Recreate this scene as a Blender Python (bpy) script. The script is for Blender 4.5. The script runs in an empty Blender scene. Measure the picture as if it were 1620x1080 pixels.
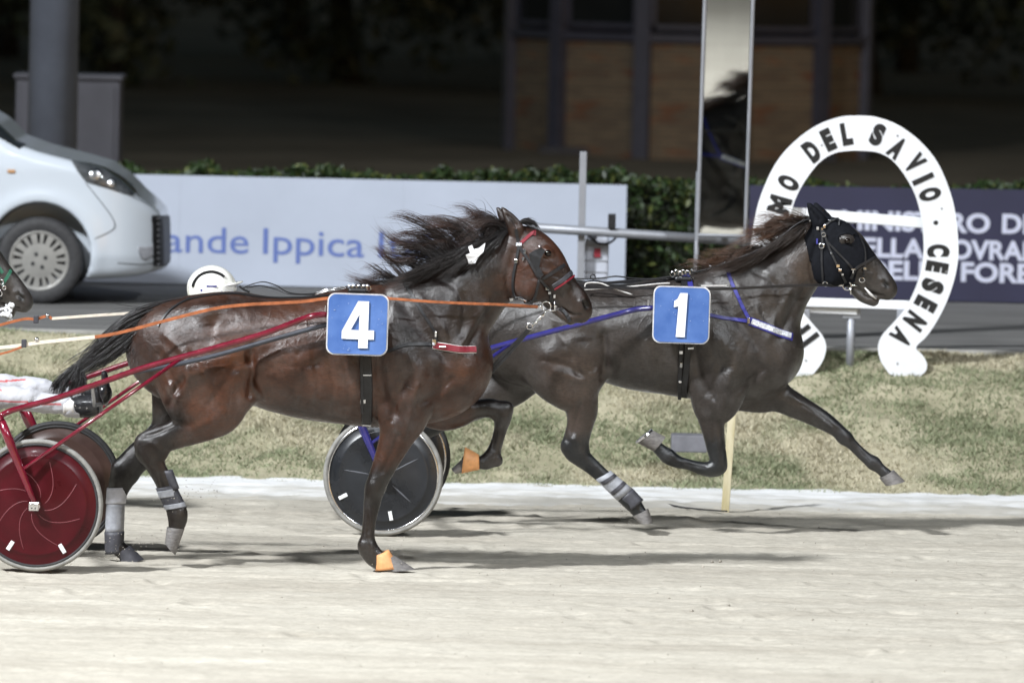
import bpy, bmesh, math, random
import numpy as np
from mathutils import Vector, Matrix
from mathutils.bvhtree import BVHTree

random.seed(7)
RNG = np.random.default_rng(7)
scene = bpy.context.scene
COL = scene.collection
PI = math.pi

# ------------------------------------------------------------------ camera
FPX = 11500.0                 # focal length in photograph pixels (photograph 1620 x 1080)
CAM = np.array([0.0, 0.0, 3.86])
TILT = math.atan((540 + 195) / FPX)
ROLL = 0.0225
_F = np.array([0.0, math.cos(TILT), -math.sin(TILT)])
_R0 = np.array([1.0, 0.0, 0.0])
_U0 = np.array([0.0, math.sin(TILT), math.cos(TILT)])
_R = math.cos(ROLL) * _R0 + math.sin(ROLL) * _U0
_U = -math.sin(ROLL) * _R0 + math.cos(ROLL) * _U0
cam_data = bpy.data.cameras.new('camera')
cam_data.sensor_width = 36.0
cam_data.lens = FPX / 1620.0 * 36.0
cam_data.clip_start = 0.5
cam_data.clip_end = 2000.0
cam_data.dof.use_dof = True
cam_data.dof.focus_distance = 41.3
cam_data.dof.aperture_fstop = 2.6
cam = bpy.data.objects.new('camera', cam_data)
COL.objects.link(cam)
cam.matrix_world = Matrix(((_R[0], _U[0], -_F[0], CAM[0]), (_R[1], _U[1], -_F[1], CAM[1]), (_R[2], _U[2], -_F[2], CAM[2]), (0, 0, 0, 1)))
scene.camera = cam

# ------------------------------------------------------------------ night sky
world = bpy.data.worlds.new('World')
scene.world = world
world.use_nodes = True
wn = world.node_tree
sky = wn.nodes.new('ShaderNodeTexSky')
sky.sky_type = 'NISHITA'
sky.sun_disc = False
sky.sun_elevation = math.radians(6.0)
sky.sun_rotation = math.radians(150)
wn.links.new(sky.outputs[0], wn.nodes['Background'].inputs[0])
wn.nodes['Background'].inputs[1].default_value = 0.03

scene.view_settings.view_transform = 'Standard'
scene.view_settings.look = 'None'
scene.view_settings.exposure = 0.0
scene.view_settings.gamma = 1.0
scene.render.resolution_x = 1024
scene.render.resolution_y = 682
scene.cycles.max_bounces = 6
scene.cycles.diffuse_bounces = 3
scene.cycles.glossy_bounces = 4
scene.cycles.caustics_reflective = False
scene.cycles.caustics_refractive = False

# lanes: distance of each plane from the camera
Y_NEAR_WHEEL = 39.66
Y_H4 = 40.30
Y_H1 = 42.93
Y_BANK = 45.9      # foot of the grass bank
Y_ROAD = 48.6      # near edge of the raised road
Z_ROAD = 0.75
Y_CAR = 51.6
Y_BOARD = 54.4

def P(px, py, Y):
    """world point on the plane at distance Y that the photograph shows at pixel px, py"""
    d = _F + _R * ((px - 810.0) / FPX) + _U * ((540.0 - py) / FPX)
    return CAM + d * (Y / d[1])

def proj(V):
    rel = np.asarray(V, float) - CAM
    zc = rel @ _F
    return 810 + FPX * (rel @ _R) / zc, 540 - FPX * (rel @ _U) / zc

# ------------------------------------------------------------------ floodlights
# the track is lit by floodlight masts on the photographer's side; each lamp's light is made in this builder
LIGHTS = [  # x, y, z, aim, power, cone, tint
    ((-20.0, 24.0, 25.0), (0.0, 42.5, 0.2), 95000, 80, (0.93, 0.965, 1.0)),
    ((19.0, 17.0, 25.0), (0.5, 42.0, 0.2), 29000, 74, (0.91, 0.955, 1.0)),
    ((-7.0, 9.0, 25.0), (0.5, 31.0, 0.2), 13000, 70, (0.93, 0.965, 1.0)),
]
# ------------------------------------------------------------------ helpers
def link_parent(o, parent):
    if parent is not None:
        o.parent = parent
        o.matrix_parent_inverse = Matrix.Translation(-Vector(parent.location))

def tag(o, label, cat, group=None):
    o['label'] = label; o['category'] = cat
    if group: o['group'] = group
    return o

def empty(name, loc, label=None, cat=None, group=None):
    o = bpy.data.objects.new(name, None)
    o.empty_display_size = 0.2
    COL.objects.link(o); o.location = Vector(loc)
    if label: tag(o, label, cat, group)
    return o

def set_smooth(me, on=True):
    me.polygons.foreach_set('use_smooth', np.full(len(me.polygons), on, dtype=bool))

def mk(name, V, F, mat, parent=None, origin=None, smooth=False, kind=None):
    """one mesh object from world-space vertices"""
    V = np.asarray(V, dtype=np.float64).reshape(-1, 3)
    if origin is None:
        if parent is not None:
            origin = np.zeros(3)
        else:
            origin = np.array([(V[:, 0].min() + V[:, 0].max()) / 2, (V[:, 1].min() + V[:, 1].max()) / 2, V[:, 2].min()])
    origin = np.asarray(origin, float)
    me = bpy.data.meshes.new(name)
    W = V - origin
    if isinstance(F, np.ndarray):
        nf, k = F.shape
        me.vertices.add(len(W)); me.vertices.foreach_set('co', W.astype(np.float32).ravel())
        me.loops.add(nf * k); me.loops.foreach_set('vertex_index', F.astype(np.int32).ravel())
        me.polygons.add(nf)
        me.polygons.foreach_set('loop_start', np.arange(0, nf * k, k, dtype=np.int32))
        me.update(calc_edges=True)
    else:
        me.from_pydata(W.tolist(), [], [list(f) for f in F])
        me.update()
    if mat is not None: me.materials.append(mat)
    if smooth: set_smooth(me)
    o = bpy.data.objects.new(name, me)
    COL.objects.link(o)
    o.location = Vector(origin)
    link_parent(o, parent)
    if kind: o['kind'] = kind
    return o

class MB:
    """collects shapes of ONE part"""
    def __init__(s): s.V = []; s.F = []; s.cut = []
    def add(s, V, F):
        b = len(s.V); s.cut.append((b, len(s.F)))
        s.V.extend([tuple(v) for v in V]); s.F.extend([tuple(i + b for i in f) for f in F]); return s
    def box(s, c, h, rot=None, bev=0.0):
        c = np.asarray(c, float); h = np.asarray(h, float)
        if bev <= 0:
            pts = np.array([[x, y, z] for x in (-1, 1) for y in (-1, 1) for z in (-1, 1)], float) * h
            F = [(0, 1, 3, 2), (4, 6, 7, 5), (0, 4, 5, 1), (2, 3, 7, 6), (0, 2, 6, 4), (1, 5, 7, 3)]
        else:
            bm = bmesh.new(); bmesh.ops.create_cube(bm, size=2.0)
            for v in bm.verts: v.co = Vector((v.co.x * h[0], v.co.y * h[1], v.co.z * h[2]))
            bmesh.ops.bevel(bm, geom=list(bm.edges), offset=bev, segments=2, profile=0.5, affect='EDGES')
            bm.verts.index_update()
            pts = np.array([v.co[:] for v in bm.verts]); F = [[v.index for v in f.verts] for f in bm.faces]; bm.free()
        if rot is not None: pts = pts @ np.asarray(rot).T
        return s.add(pts + c, F)
    def tube(s, pts, r, n=10, cap=True, flat=1.0):
        pts = np.asarray(pts, float); m = len(pts)
        r = np.full(m, r) if np.isscalar(r) else np.asarray(r, float)
        T = np.gradient(pts, axis=0); T /= np.linalg.norm(T, axis=1)[:, None] + 1e-12
        up = np.array([0, 0, 1.0]) if abs(T[0][2]) < 0.9 else np.array([0, 1.0, 0])
        N = up - T[0] * (up @ T[0]); N /= np.linalg.norm(N)
        V = []; ang = np.linspace(0, 2 * PI, n, endpoint=False)
        for i in range(m):
            N = N - T[i] * (N @ T[i]); N /= np.linalg.norm(N) + 1e-12
            B = np.cross(T[i], N)
            for a in ang: V.append(pts[i] + r[i] * (math.cos(a) * N + flat * math.sin(a) * B))
        F = [(i * n + j, i * n + (j + 1) % n, (i + 1) * n + (j + 1) % n, (i + 1) * n + j) for i in range(m - 1) for j in range(n)]
        if cap: F += [tuple(range(n - 1, -1, -1)), tuple((m - 1) * n + j for j in range(n))]
        return s.add(V, F)
    def lathe(s, c, axis, prof, n=48):
        """prof: list of (radius, offset along axis)"""
        c = np.asarray(c, float); axis = np.asarray(axis, float); axis /= np.linalg.norm(axis)
        up = np.array([0, 0, 1.0]) if abs(axis[2]) < 0.9 else np.array([1.0, 0, 0])
        A = np.cross(axis, up); A /= np.linalg.norm(A); B = np.cross(axis, A)
        V = []
        for (r, h) in prof:
            for k in range(n):
                a = 2 * PI * k / n
                V.append(c + axis * h + r * (math.cos(a) * A + math.sin(a) * B))
        F = [(i * n + j, i * n + (j + 1) % n, (i + 1) * n + (j + 1) % n, (i + 1) * n + j) for i in range(len(prof) - 1) for j in range(n)]
        return s.add(V, F)
    def sphere(s, c, r, n=16, m=10, rot=None):
        r = np.asarray([r, r, r] if np.isscalar(r) else r, float)
        V = [(0, 0, 1)]
        for i in range(1, m):
            t = PI * i / m
            V += [(math.sin(t) * math.cos(2 * PI * j / n), math.sin(t) * math.sin(2 * PI * j / n), math.cos(t)) for j in range(n)]
        V.append((0, 0, -1)); V = np.array(V) * r
        if rot is not None: V = V @ np.asarray(rot).T
        F = [(0, 1 + j, 1 + (j + 1) % n) for j in range(n)]
        for i in range(m - 2):
            F += [(1 + i * n + j, 1 + (i + 1) * n + j, 1 + (i + 1) * n + (j + 1) % n, 1 + i * n + (j + 1) % n) for j in range(n)]
        e = len(V) - 1
        F += [(e, 1 + (m - 2) * n + (j + 1) % n, 1 + (m - 2) * n + j) for j in range(n)]
        return s.add(V + np.asarray(c, float), F)
    def each(s, name, mat, parent, smooth=False):
        """every shape added becomes a part of its own"""
        ends = s.cut[1:] + [(len(s.V), len(s.F))]
        return [mk(name, s.V[a:c], [tuple(i - a for i in f) for f in s.F[b:d]], mat, parent, smooth=smooth) for (a, b), (c, d) in zip(s.cut, ends)]
    def build(s, name, mat, parent=None, origin=None, smooth=False, kind=None):
        return mk(name, s.V, s.F, mat, parent, origin, smooth, kind)

def fix_normals(o):
    bm = bmesh.new(); bm.from_mesh(o.data); bmesh.ops.recalc_face_normals(bm, faces=bm.faces); bm.to_mesh(o.data); bm.free(); return o

def autosmooth(o, deg=35):
    me = o.data; set_smooth(me)
    bm = bmesh.new(); bm.from_mesh(me)
    for e in bm.edges:
        if len(e.link_faces) == 2 and e.calc_face_angle(0) > math.radians(deg): e.smooth = False
    bm.to_mesh(me); bm.free(); return o

def catmull(pts, n):
    """resample a polyline smoothly: n points per span"""
    pts = np.asarray(pts, float)
    Q = np.vstack([2 * pts[0] - pts[1], pts, 2 * pts[-1] - pts[-2]])
    out = []
    for i in range(len(pts) - 1):
        p0, p1, p2, p3 = Q[i], Q[i + 1], Q[i + 2], Q[i + 3]
        for t in np.linspace(0, 1, n, endpoint=False):
            out.append(0.5 * ((2 * p1) + (-p0 + p2) * t + (2 * p0 - 5 * p1 + 4 * p2 - p3) * t * t + (-p0 + 3 * p1 - 3 * p2 + p3) * t ** 3))
    out.append(pts[-1])
    return np.array(out)

def vnoise(x, y, seed=0):
    """smooth value noise, numpy"""
    x = np.asarray(x, float); y = np.asarray(y, float)
    xi = np.floor(x).astype(np.int64); yi = np.floor(y).astype(np.int64)
    fx = x - xi; fy = y - yi
    fx = fx * fx * (3 - 2 * fx); fy = fy * fy * (3 - 2 * fy)
    def h(a, b):
        n = (a * 374761393 + b * 668265263 + seed * 1442695041) & 0xffffffff
        n = ((n ^ (n >> 13)) * 1274126177) & 0xffffffff
        return ((n ^ (n >> 16)) & 0xffff) / 65535.0
    return (h(xi, yi) * (1 - fx) + h(xi + 1, yi) * fx) * (1 - fy) + (h(xi, yi + 1) * (1 - fx) + h(xi + 1, yi + 1) * fx) * fy

# ------------------------------------------------------------------ materials
MATS = {}
def _ramp(nt, fac, stops):
    r = nt.nodes.new('ShaderNodeValToRGB')
    el = r.color_ramp.elements
    while len(el) < len(stops): el.new(0.5)
    for e, (p, c) in zip(el, stops):
        e.position = p; e.color = (c[0], c[1], c[2], 1)
    nt.links.new(fac, r.inputs[0]); return r.outputs[0]

def material(name, color, rough=0.5, metal=0.0, spec=0.5, var=0.15, scale=6.0, stretch=(1, 1, 1), bump=0.0, bscale=60.0, attr=None, color2=None, detail=6.0, coat=0.0, rvar=0.0, bstretch=None, bdist=0.01, sheen=0.0):
    if name in MATS: return MATS[name]
    m = bpy.data.materials.new(name); m.use_nodes = True
    nt = m.node_tree; N = nt.nodes; L = nt.links
    b = N['Principled BSDF']
    b.inputs['Roughness'].default_value = rough
    b.inputs['Metallic'].default_value = metal
    b.inputs['Specular IOR Level'].default_value = spec
    b.inputs['Coat Weight'].default_value = coat
    b.inputs['Coat Roughness'].default_value = 0.08
    if sheen: b.inputs['Sheen Weight'].default_value = sheen
    tc = N.new('ShaderNodeTexCoord'); mp = N.new('ShaderNodeMapping')
    mp.inputs['Scale'].default_value = stretch
    L.new(tc.outputs['Object'], mp.inputs[0])
    nz = N.new('ShaderNodeTexNoise'); nz.inputs['Scale'].default_value = scale; nz.inputs['Detail'].default_value = detail
    nz.inputs['Roughness'].default_value = 0.6
    L.new(mp.outputs[0], nz.inputs['Vector'])
    c = np.array(color, float); c2 = np.array(color2, float) if color2 is not None else c * (1 + var)
    c1 = c * (1 - var) if color2 is None else c
    col = _ramp(nt, nz.outputs['Fac'], [(0.32, c1), (0.68, np.minimum(c2, 1.0))])
    if attr:
        at = N.new('ShaderNodeAttribute'); at.attribute_name = attr
        mx = N.new('ShaderNodeMix'); mx.data_type = 'RGBA'; mx.blend_type = 'MULTIPLY'; mx.inputs[0].default_value = 1.0
        L.new(col, mx.inputs[6]); L.new(at.outputs['Color'], mx.inputs[7]); col = mx.outputs[2]
    L.new(col, b.inputs['Base Color'])
    if rvar:
        mr = N.new('ShaderNodeMapRange'); mr.inputs[1].default_value = 0.3; mr.inputs[2].default_value = 0.7
        mr.inputs[3].default_value = max(rough - rvar, 0.02); mr.inputs[4].default_value = min(rough + rvar, 1)
        L.new(nz.outputs['Fac'], mr.inputs[0]); L.new(mr.outputs[0], b.inputs['Roughness'])
    if bump:
        mp2 = N.new('ShaderNodeMapping'); mp2.inputs['Scale'].default_value = bstretch or stretch
        L.new(tc.outputs['Object'], mp2.inputs[0])
        n2 = N.new('ShaderNodeTexNoise'); n2.inputs['Scale'].default_value = bscale; n2.inputs['Detail'].default_value = 5
        L.new(mp2.outputs[0], n2.inputs['Vector'])
        bp = N.new('ShaderNodeBump'); bp.inputs['Strength'].default_value = bump; bp.inputs['Distance'].default_value = bdist
        L.new(n2.outputs['Fac'], bp.inputs['Height']); L.new(bp.outputs[0], b.inputs['Normal'])
    MATS[name] = m; return m

def color_attr(o, name, C):
    """per-vertex colour"""
    me = o.data; a = me.color_attributes.new(name, 'FLOAT_COLOR', 'POINT')
    C = np.asarray(C, np.float32)
    if C.shape[1] == 3: C = np.hstack([C, np.ones((len(C), 1), np.float32)])
    a.data.foreach_set('color', C.ravel())

M = {}
M['black_leather'] = material('black_leather', (0.012, 0.012, 0.014), 0.42, var=0.4, scale=40, bump=0.3, bscale=200, bdist=0.002)
M['black_cloth'] = material('black_cloth', (0.0065, 0.0072, 0.010), 0.75, spec=0.12, var=0.3, scale=50, bump=0.3, bscale=300, bdist=0.001)
M['rubber'] = material('rubber', (0.028, 0.028, 0.03), 0.7, var=0.3, scale=30, bump=0.3, bscale=200, bdist=0.002)
M['tyre_grey'] = material('tyre_grey', (0.24, 0.235, 0.22), 0.75, var=0.25, scale=18, bump=0.3, bscale=150, bdist=0.002)
M['chrome'] = material('chrome', (0.75, 0.75, 0.77), 0.18, metal=1.0, var=0.15, scale=40)
M['steel'] = material('steel', (0.42, 0.43, 0.45), 0.42, metal=0.85, var=0.2, scale=12, rvar=0.12)
M['white_paint'] = material('white_paint', (0.78, 0.79, 0.80), 0.4, var=0.05, scale=3)
M['red_paint'] = material('red_paint', (0.15, 0.006, 0.020), 0.22, var=0.25, scale=14, coat=0.6, rvar=0.06)
M['blue_paint'] = material('blue_paint', (0.028, 0.026, 0.16), 0.22, var=0.2, scale=14, coat=0.6)
M['orange_strap'] = material('orange_strap', (0.36, 0.115, 0.045), 0.45, var=0.3, scale=30, bump=0.2, bscale=200, bdist=0.002)
M['cream_strap'] = material('cream_strap', (0.70, 0.62, 0.52), 0.6, var=0.1, scale=30)
M['red_strap'] = material('red_strap', (0.20, 0.010, 0.022), 0.55, var=0.2, scale=40)
M['blue_strap'] = material('blue_strap', (0.03, 0.03, 0.22), 0.45, var=0.25, scale=40)
M['hoof'] = material('hoof', (0.16, 0.15, 0.145), 0.6, var=0.35, scale=30, stretch=(1, 1, 3), bump=0.3, bscale=80, bdist=0.003)
M['orange_rubber'] = material('orange_rubber', (0.70, 0.34, 0.14), 0.55, var=0.15, scale=30)
M['grey_boot'] = material('grey_boot', (0.30, 0.31, 0.34), 0.5, var=0.2, scale=25, bump=0.2, bscale=150, bdist=0.002)
M['plate_edge'] = material('plate_edge', (0.62, 0.60, 0.58), 0.6, var=0.2, scale=30)
M['plate_edge_boot'] = material('pale_boot', (0.52, 0.53, 0.58), 0.6, var=0.12, scale=25, bump=0.3, bscale=60, bdist=0.004)
M['dark_boot'] = material('dark_boot', (0.05, 0.05, 0.06), 0.55, var=0.3, scale=25, bump=0.2, bscale=150, bdist=0.002)
M['white_cloth'] = material('white_cloth', (0.78, 0.78, 0.80), 0.8, var=0.05, scale=8, bump=0.35, bscale=25, bdist=0.01, sheen=0.2)
M['skin'] = material('skin', (0.50, 0.29, 0.20), 0.5, var=0.1, scale=30)
M['eye'] = material('eye', (0.008, 0.005, 0.004), 0.04, var=0.1)
M['mane'] = material('mane', (1, 1, 1), 0.42, var=0.1, scale=30, attr='tint', spec=0.6)
M['coat'] = None

# ------------------------------------------------------------------ implicit bodies -> one continuous mesh
def smin(a, b, k):
    h = np.maximum(k - np.abs(a - b), 0) / k
    return np.minimum(a, b) - h * h * k * 0.25

def surface_nets(Fd, org, vox):
    nx, ny, nz = Fd.shape
    ins = Fd < 0
    c = np.zeros((nx - 1, ny - 1, nz - 1), np.uint8)
    for i in (0, 1):
        for j in (0, 1):
            for k in (0, 1):
                c += ins[i:nx - 1 + i, j:ny - 1 + j, k:nz - 1 + k]
    act = (c > 0) & (c < 8)
    ids = -np.ones(act.shape, np.int64)
    I = np.argwhere(act); n = len(I); ids[act] = np.arange(n)
    S = np.zeros((n, 3)); W = np.zeros(n)
    corners = [(i, j, k) for i in (0, 1) for j in (0, 1) for k in (0, 1)]
    vals = {cc: Fd[I[:, 0] + cc[0], I[:, 1] + cc[1], I[:, 2] + cc[2]] for cc in corners}
    for a in corners:
        for ax in range(3):
            if a[ax] == 0:
                b = list(a); b[ax] = 1; b = tuple(b)
                va, vb = vals[a], vals[b]
                m = (va < 0) != (vb < 0)
                t = np.where(m, va / np.where(m, va - vb, 1), 0)
                p = np.tile(np.array(a, float), (n, 1)); p[:, ax] += t
                S[m] += p[m]; W[m] += 1
    V = (I + S / W[:, None]) * vox + org
    Q = []
    for ax in range(3):
        u, v = (ax + 1) % 3, (ax + 2) % 3
        sl0 = [slice(None)] * 3; sl1 = [slice(None)] * 3
        sl0[ax] = slice(0, -1); sl1[ax] = slice(1, None)
        A = ins[tuple(sl0)]; B = ins[tuple(sl1)]
        E = np.argwhere(A != B)
        ok = (E[:, u] > 0) & (E[:, v] > 0) & (E[:, u] < Fd.shape[u] - 1) & (E[:, v] < Fd.shape[v] - 1)
        E = E[ok]
        fl = A[tuple(E.T)]
        def cid(du, dv):
            X = E.copy(); X[:, u] += du; X[:, v] += dv
            return ids[tuple(X.T)]
        q = np.stack([cid(-1, -1), cid(0, -1), cid(0, 0), cid(-1, 0)], 1)
        q[~fl] = q[~fl][:, ::-1]
        Q.append(q)
    return V, np.vstack(Q)

class Body:
    """smooth union of chains; a chain is a list of stations given by the two silhouette edges"""
    def __init__(s, Y0, lo, hi, vox=0.011):
        s.Y0 = Y0; s.vox = vox
        s.lo = np.asarray(lo, float); s.n = np.ceil((np.asarray(hi) - s.lo) / vox).astype(int) + 1
        s.F = np.full(tuple(s.n), 0.25, np.float32)
        s.ax = [s.lo[i] + vox * np.arange(s.n[i]) for i in range(3)]
    def _sub(s, lo, hi):
        i0 = np.maximum(np.floor((lo - s.lo) / s.vox).astype(int), 0)
        i1 = np.minimum(np.ceil((hi - s.lo) / s.vox).astype(int) + 1, s.n)
        sl = tuple(slice(a, b) for a, b in zip(i0, i1))
        g = [s.ax[i][sl[i]] for i in range(3)]
        return sl, g[0][:, None, None], g[1][None, :, None], g[2][None, None, :]
    def chain(s, st, k=0.03, n=5, pw=2.0):
        """st rows: (ax, ay, bx, by, yoff, w) pixels of the two edges, lateral offset, lateral half width"""
        rows = []
        for (ax, ay, bx, by, yo, w) in st:
            A = P(ax, ay, s.Y0 + yo); B = P(bx, by, s.Y0 + yo)
            rows.append([(A[0] + B[0]) / 2, (A[2] + B[2]) / 2, s.Y0 + yo, (A[0] - B[0]) / 2, (A[2] - B[2]) / 2, w])
        R = np.array(rows)
        # half thickness measured square to the limb, so the surface meets the traced edges
        T = np.gradient(R[:, :2], axis=0) if len(R) > 1 else np.array([[1.0, 0.0]])
        T /= np.linalg.norm(T, axis=1)[:, None] + 1e-9
        full = np.hypot(R[:, 3], R[:, 4]); sq = np.abs(R[:, 3] * T[:, 1] - R[:, 4] * T[:, 0])
        a = np.maximum(sq, 0.6 * full)
        return s.rows(np.c_[R[:, :3], a, R[:, 5]].tolist(), k, n, pw)
    def rows(s, rows, k=0.03, n=5, pw=2.0):
        R = catmull(rows, n) if len(rows) > 1 else np.array(rows * 2)
        R[:, 3:] = np.maximum(R[:, 3:], 0.004)
        pad = k + 0.03
        lo = np.array([(R[:, 0] - R[:, 3]).min(), (R[:, 2] - R[:, 4]).min(), (R[:, 1] - R[:, 3]).min()]) - pad
        hi = np.array([(R[:, 0] + R[:, 3]).max(), (R[:, 2] + R[:, 4]).max(), (R[:, 1] + R[:, 3]).max()]) + pad
        SL, _, _, _ = s._sub(lo, hi)
        D = np.full(s.F.shape, 0.25, np.float32) if False else None
        loc = np.full(tuple(x.stop - x.start for x in SL), 0.25, np.float32)
        for a, b in zip(R[:-1], R[1:]):
            l2 = np.array([min(a[0] - a[3], b[0] - b[3]), min(a[2] - a[4], b[2] - b[4]), min(a[1] - a[3], b[1] - b[3])]) - pad
            h2 = np.array([max(a[0] + a[3], b[0] + b[3]), max(a[2] + a[4], b[2] + b[4]), max(a[1] + a[3], b[1] + b[3])]) + pad
            sl, X, Y, Z = s._sub(l2, h2)
            dx, dz = b[0] - a[0], b[1] - a[1]; L = dx * dx + dz * dz + 1e-12
            t = np.clip(((X - a[0]) * dx + (Z - a[1]) * dz) / L, 0, 1)
            ra = a[3] + t * (b[3] - a[3]); w = a[4] + t * (b[4] - a[4])
            ex = (X - a[0] - t * dx) ** 2 + (Z - a[1] - t * dz) ** 2
            ey = Y - (a[2] + t * (b[2] - a[2]))
            if pw == 2.0:
                q2 = ex / ra ** 2 + (ey / w) ** 2
                k0 = np.sqrt(q2); k1 = np.sqrt(ex / ra ** 4 + ey ** 2 / w ** 4) + 1e-9
                d = k0 * (k0 - 1) / k1
            else:
                k0 = (np.sqrt(ex / ra ** 2) ** pw + np.abs(ey / w) ** pw) ** (1 / pw)
                d = (k0 - 1) * np.minimum(ra, w)
            rel = tuple(slice(q.start - o.start, q.stop - o.start) for q, o in zip(sl, SL))
            loc[rel] = np.minimum(loc[rel], d)
        s.F[SL] = smin(s.F[SL], loc, k)
        return s
    def blob(s, c, r, k=0.03, sub=False):
        c = np.asarray(c, float); r = np.asarray([r] * 3 if np.isscalar(r) else r, float)
        sl, X, Y, Z = s._sub(c - r - k - 0.03, c + r + k + 0.03)
        k0 = np.sqrt(((X - c[0]) / r[0]) ** 2 + ((Y - c[1]) / r[1]) ** 2 + ((Z - c[2]) / r[2]) ** 2)
        d = (k0 - 1) * r.min()
        if sub: s.F[sl] = -smin(-s.F[sl], d, k)
        else: s.F[sl] = smin(s.F[sl], d, k)
        return s
    def mesh(s, smooth=2):
        V, Q = surface_nets(s.F, s.lo, s.vox)
        E = np.vstack([Q[:, [0, 1]], Q[:, [1, 2]], Q[:, [2, 3]], Q[:, [3, 0]]])
        for _ in range(smooth):
            A = np.zeros_like(V); N = np.zeros(len(V))
            np.add.at(A, E[:, 0], V[E[:, 1]]); np.add.at(A, E[:, 1], V[E[:, 0]])
            np.add.at(N, E[:, 0], 1); np.add.at(N, E[:, 1], 1)
            V = 0.45 * V + 0.55 * A / np.maximum(N, 1)[:, None]
        return V, Q

def vnormals(V, Q):
    n = np.cross(V[Q[:, 2]] - V[Q[:, 0]], V[Q[:, 3]] - V[Q[:, 1]])
    N = np.zeros_like(V)
    for i in range(4): np.add.at(N, Q[:, i], n)
    return N / (np.linalg.norm(N, axis=1)[:, None] + 1e-12)

def seg_dist(px, py, poly):
    d = np.full(len(px), 1e9)
    poly = np.asarray(poly, float)
    for (ax, ay), (bx, by) in zip(poly[:-1], poly[1:]):
        dx, dy = bx - ax, by - ay
        t = np.clip(((px - ax) * dx + (py - ay) * dy) / (dx * dx + dy * dy + 1e-9), 0, 1)
        d = np.minimum(d, np.hypot(px - ax - t * dx, py - ay - t * dy))
    return d

def in_poly(px, py, poly):
    poly = np.asarray(poly, float); r = np.zeros(len(px), bool)
    j = len(poly) - 1
    for i in range(len(poly)):
        xi, yi = poly[i]; xj, yj = poly[j]
        c = ((yi > py) != (yj > py)) & (px < (xj - xi) * (py - yi) / (yj - yi + 1e-12) + xi)
        r ^= c; j = i
    return r

def sculpt(V, Q, strokes, Y0, side=None):
    """strokes: (polyline px, radius px, depth m, near-only lateral range) push the surface along its normal"""
    for (poly, rad, amp, yr) in strokes:
        N = vnormals(V, Q); px, py = proj(V)
        d = seg_dist(px, py, catmull(poly, 6) if len(poly) > 2 else poly)
        w = np.exp(-(d / rad) ** 2 * 1.6)
        m = (V[:, 1] - Y0 >= yr[0]) & (V[:, 1] - Y0 <= yr[1])
        fac = np.clip(np.abs(N[:, 1]) * 1.6, 0, 1)
        V = V + N * (w * amp * fac * m)[:, None]
    return V

class Skin:
    """a finished body mesh with its ray-cast tree"""
    def __init__(s, V, Q, Y0):
        s.V, s.Q, s.Y0 = V, Q, Y0
        s.N = vnormals(V, Q); s.px, s.py = proj(V)
        s.bvh = BVHTree.FromPolygons([tuple(v) for v in V], [tuple(q) for q in Q.tolist()])
    def hit(s, px, py, back=False):
        d = P(px, py, 50.0) - CAM; d /= np.linalg.norm(d)
        h = s.bvh.ray_cast(Vector(CAM), Vector(d))
        if h[0] is None:
            h = s.bvh.find_nearest(Vector(P(px, py, s.Y0 - 0.12)))
        return np.array(h[0]), np.array(h[1])

def ribbon(Pn, Nn, width, thick, off):
    Pn = np.asarray(Pn); Nn = np.asarray(Nn); m = len(Pn)
    T = np.gradient(Pn, axis=0); T /= np.linalg.norm(T, axis=1)[:, None] + 1e-12
    S = np.cross(Nn, T); S /= np.linalg.norm(S, axis=1)[:, None] + 1e-12
    w = np.full(m, width) if np.isscalar(width) else np.asarray(width)
    V = []
    for i in range(m):
        b = Pn[i] + Nn[i] * off; t = b + Nn[i] * thick
        V += [b - S[i] * w[i] / 2, b + S[i] * w[i] / 2, t + S[i] * w[i] * 0.42, t - S[i] * w[i] * 0.42]
    F = []
    for i in range(m - 1):
        for j in range(4):
            F.append((i * 4 + j, i * 4 + (j + 1) % 4, i * 4 + 4 + (j + 1) % 4, i * 4 + 4 + j))
    F += [(3, 2, 1, 0), tuple((m - 1) * 4 + j for j in range(4))]
    return V, F

def strap(name, sk, pts, width, mat, parent, off=0.003, thick=0.004, mirror=False, step=5.0, mb=None):
    C = catmull(pts, 8) if len(pts) > 2 else np.asarray(pts, float)
    d = np.r_[0, np.cumsum(np.hypot(*np.diff(C, axis=0).T))]
    n = max(3, int(d[-1] / step) + 1)
    q = np.linspace(0, d[-1], n)
    C = np.c_[np.interp(q, d, C[:, 0]), np.interp(q, d, C[:, 1])]
    H = [sk.hit(*c) for c in C]
    Pn = np.array([h[0] for h in H]); Nn = np.array([h[1] for h in H])
    # straps bridge hollows: keep the lateral position smooth and never below the skin
    for _ in range(2):
        y = Pn[:, 1].copy(); y[1:-1] = np.minimum(y[1:-1], (y[:-2] + y[2:]) / 2); Pn[:, 1] = y
        Nn[1:-1] = Nn[1:-1] + Nn[:-2] + Nn[2:]
        Nn /= np.linalg.norm(Nn, axis=1)[:, None] + 1e-12
    V, F = ribbon(Pn, Nn, width, thick, off)
    if mirror: mk(name, [(v[0], 2 * sk.Y0 - v[1], v[2]) for v in V], [tuple(reversed(f)) for f in F], mat, parent)
    return mk(name, V, F, mat, parent)

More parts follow.
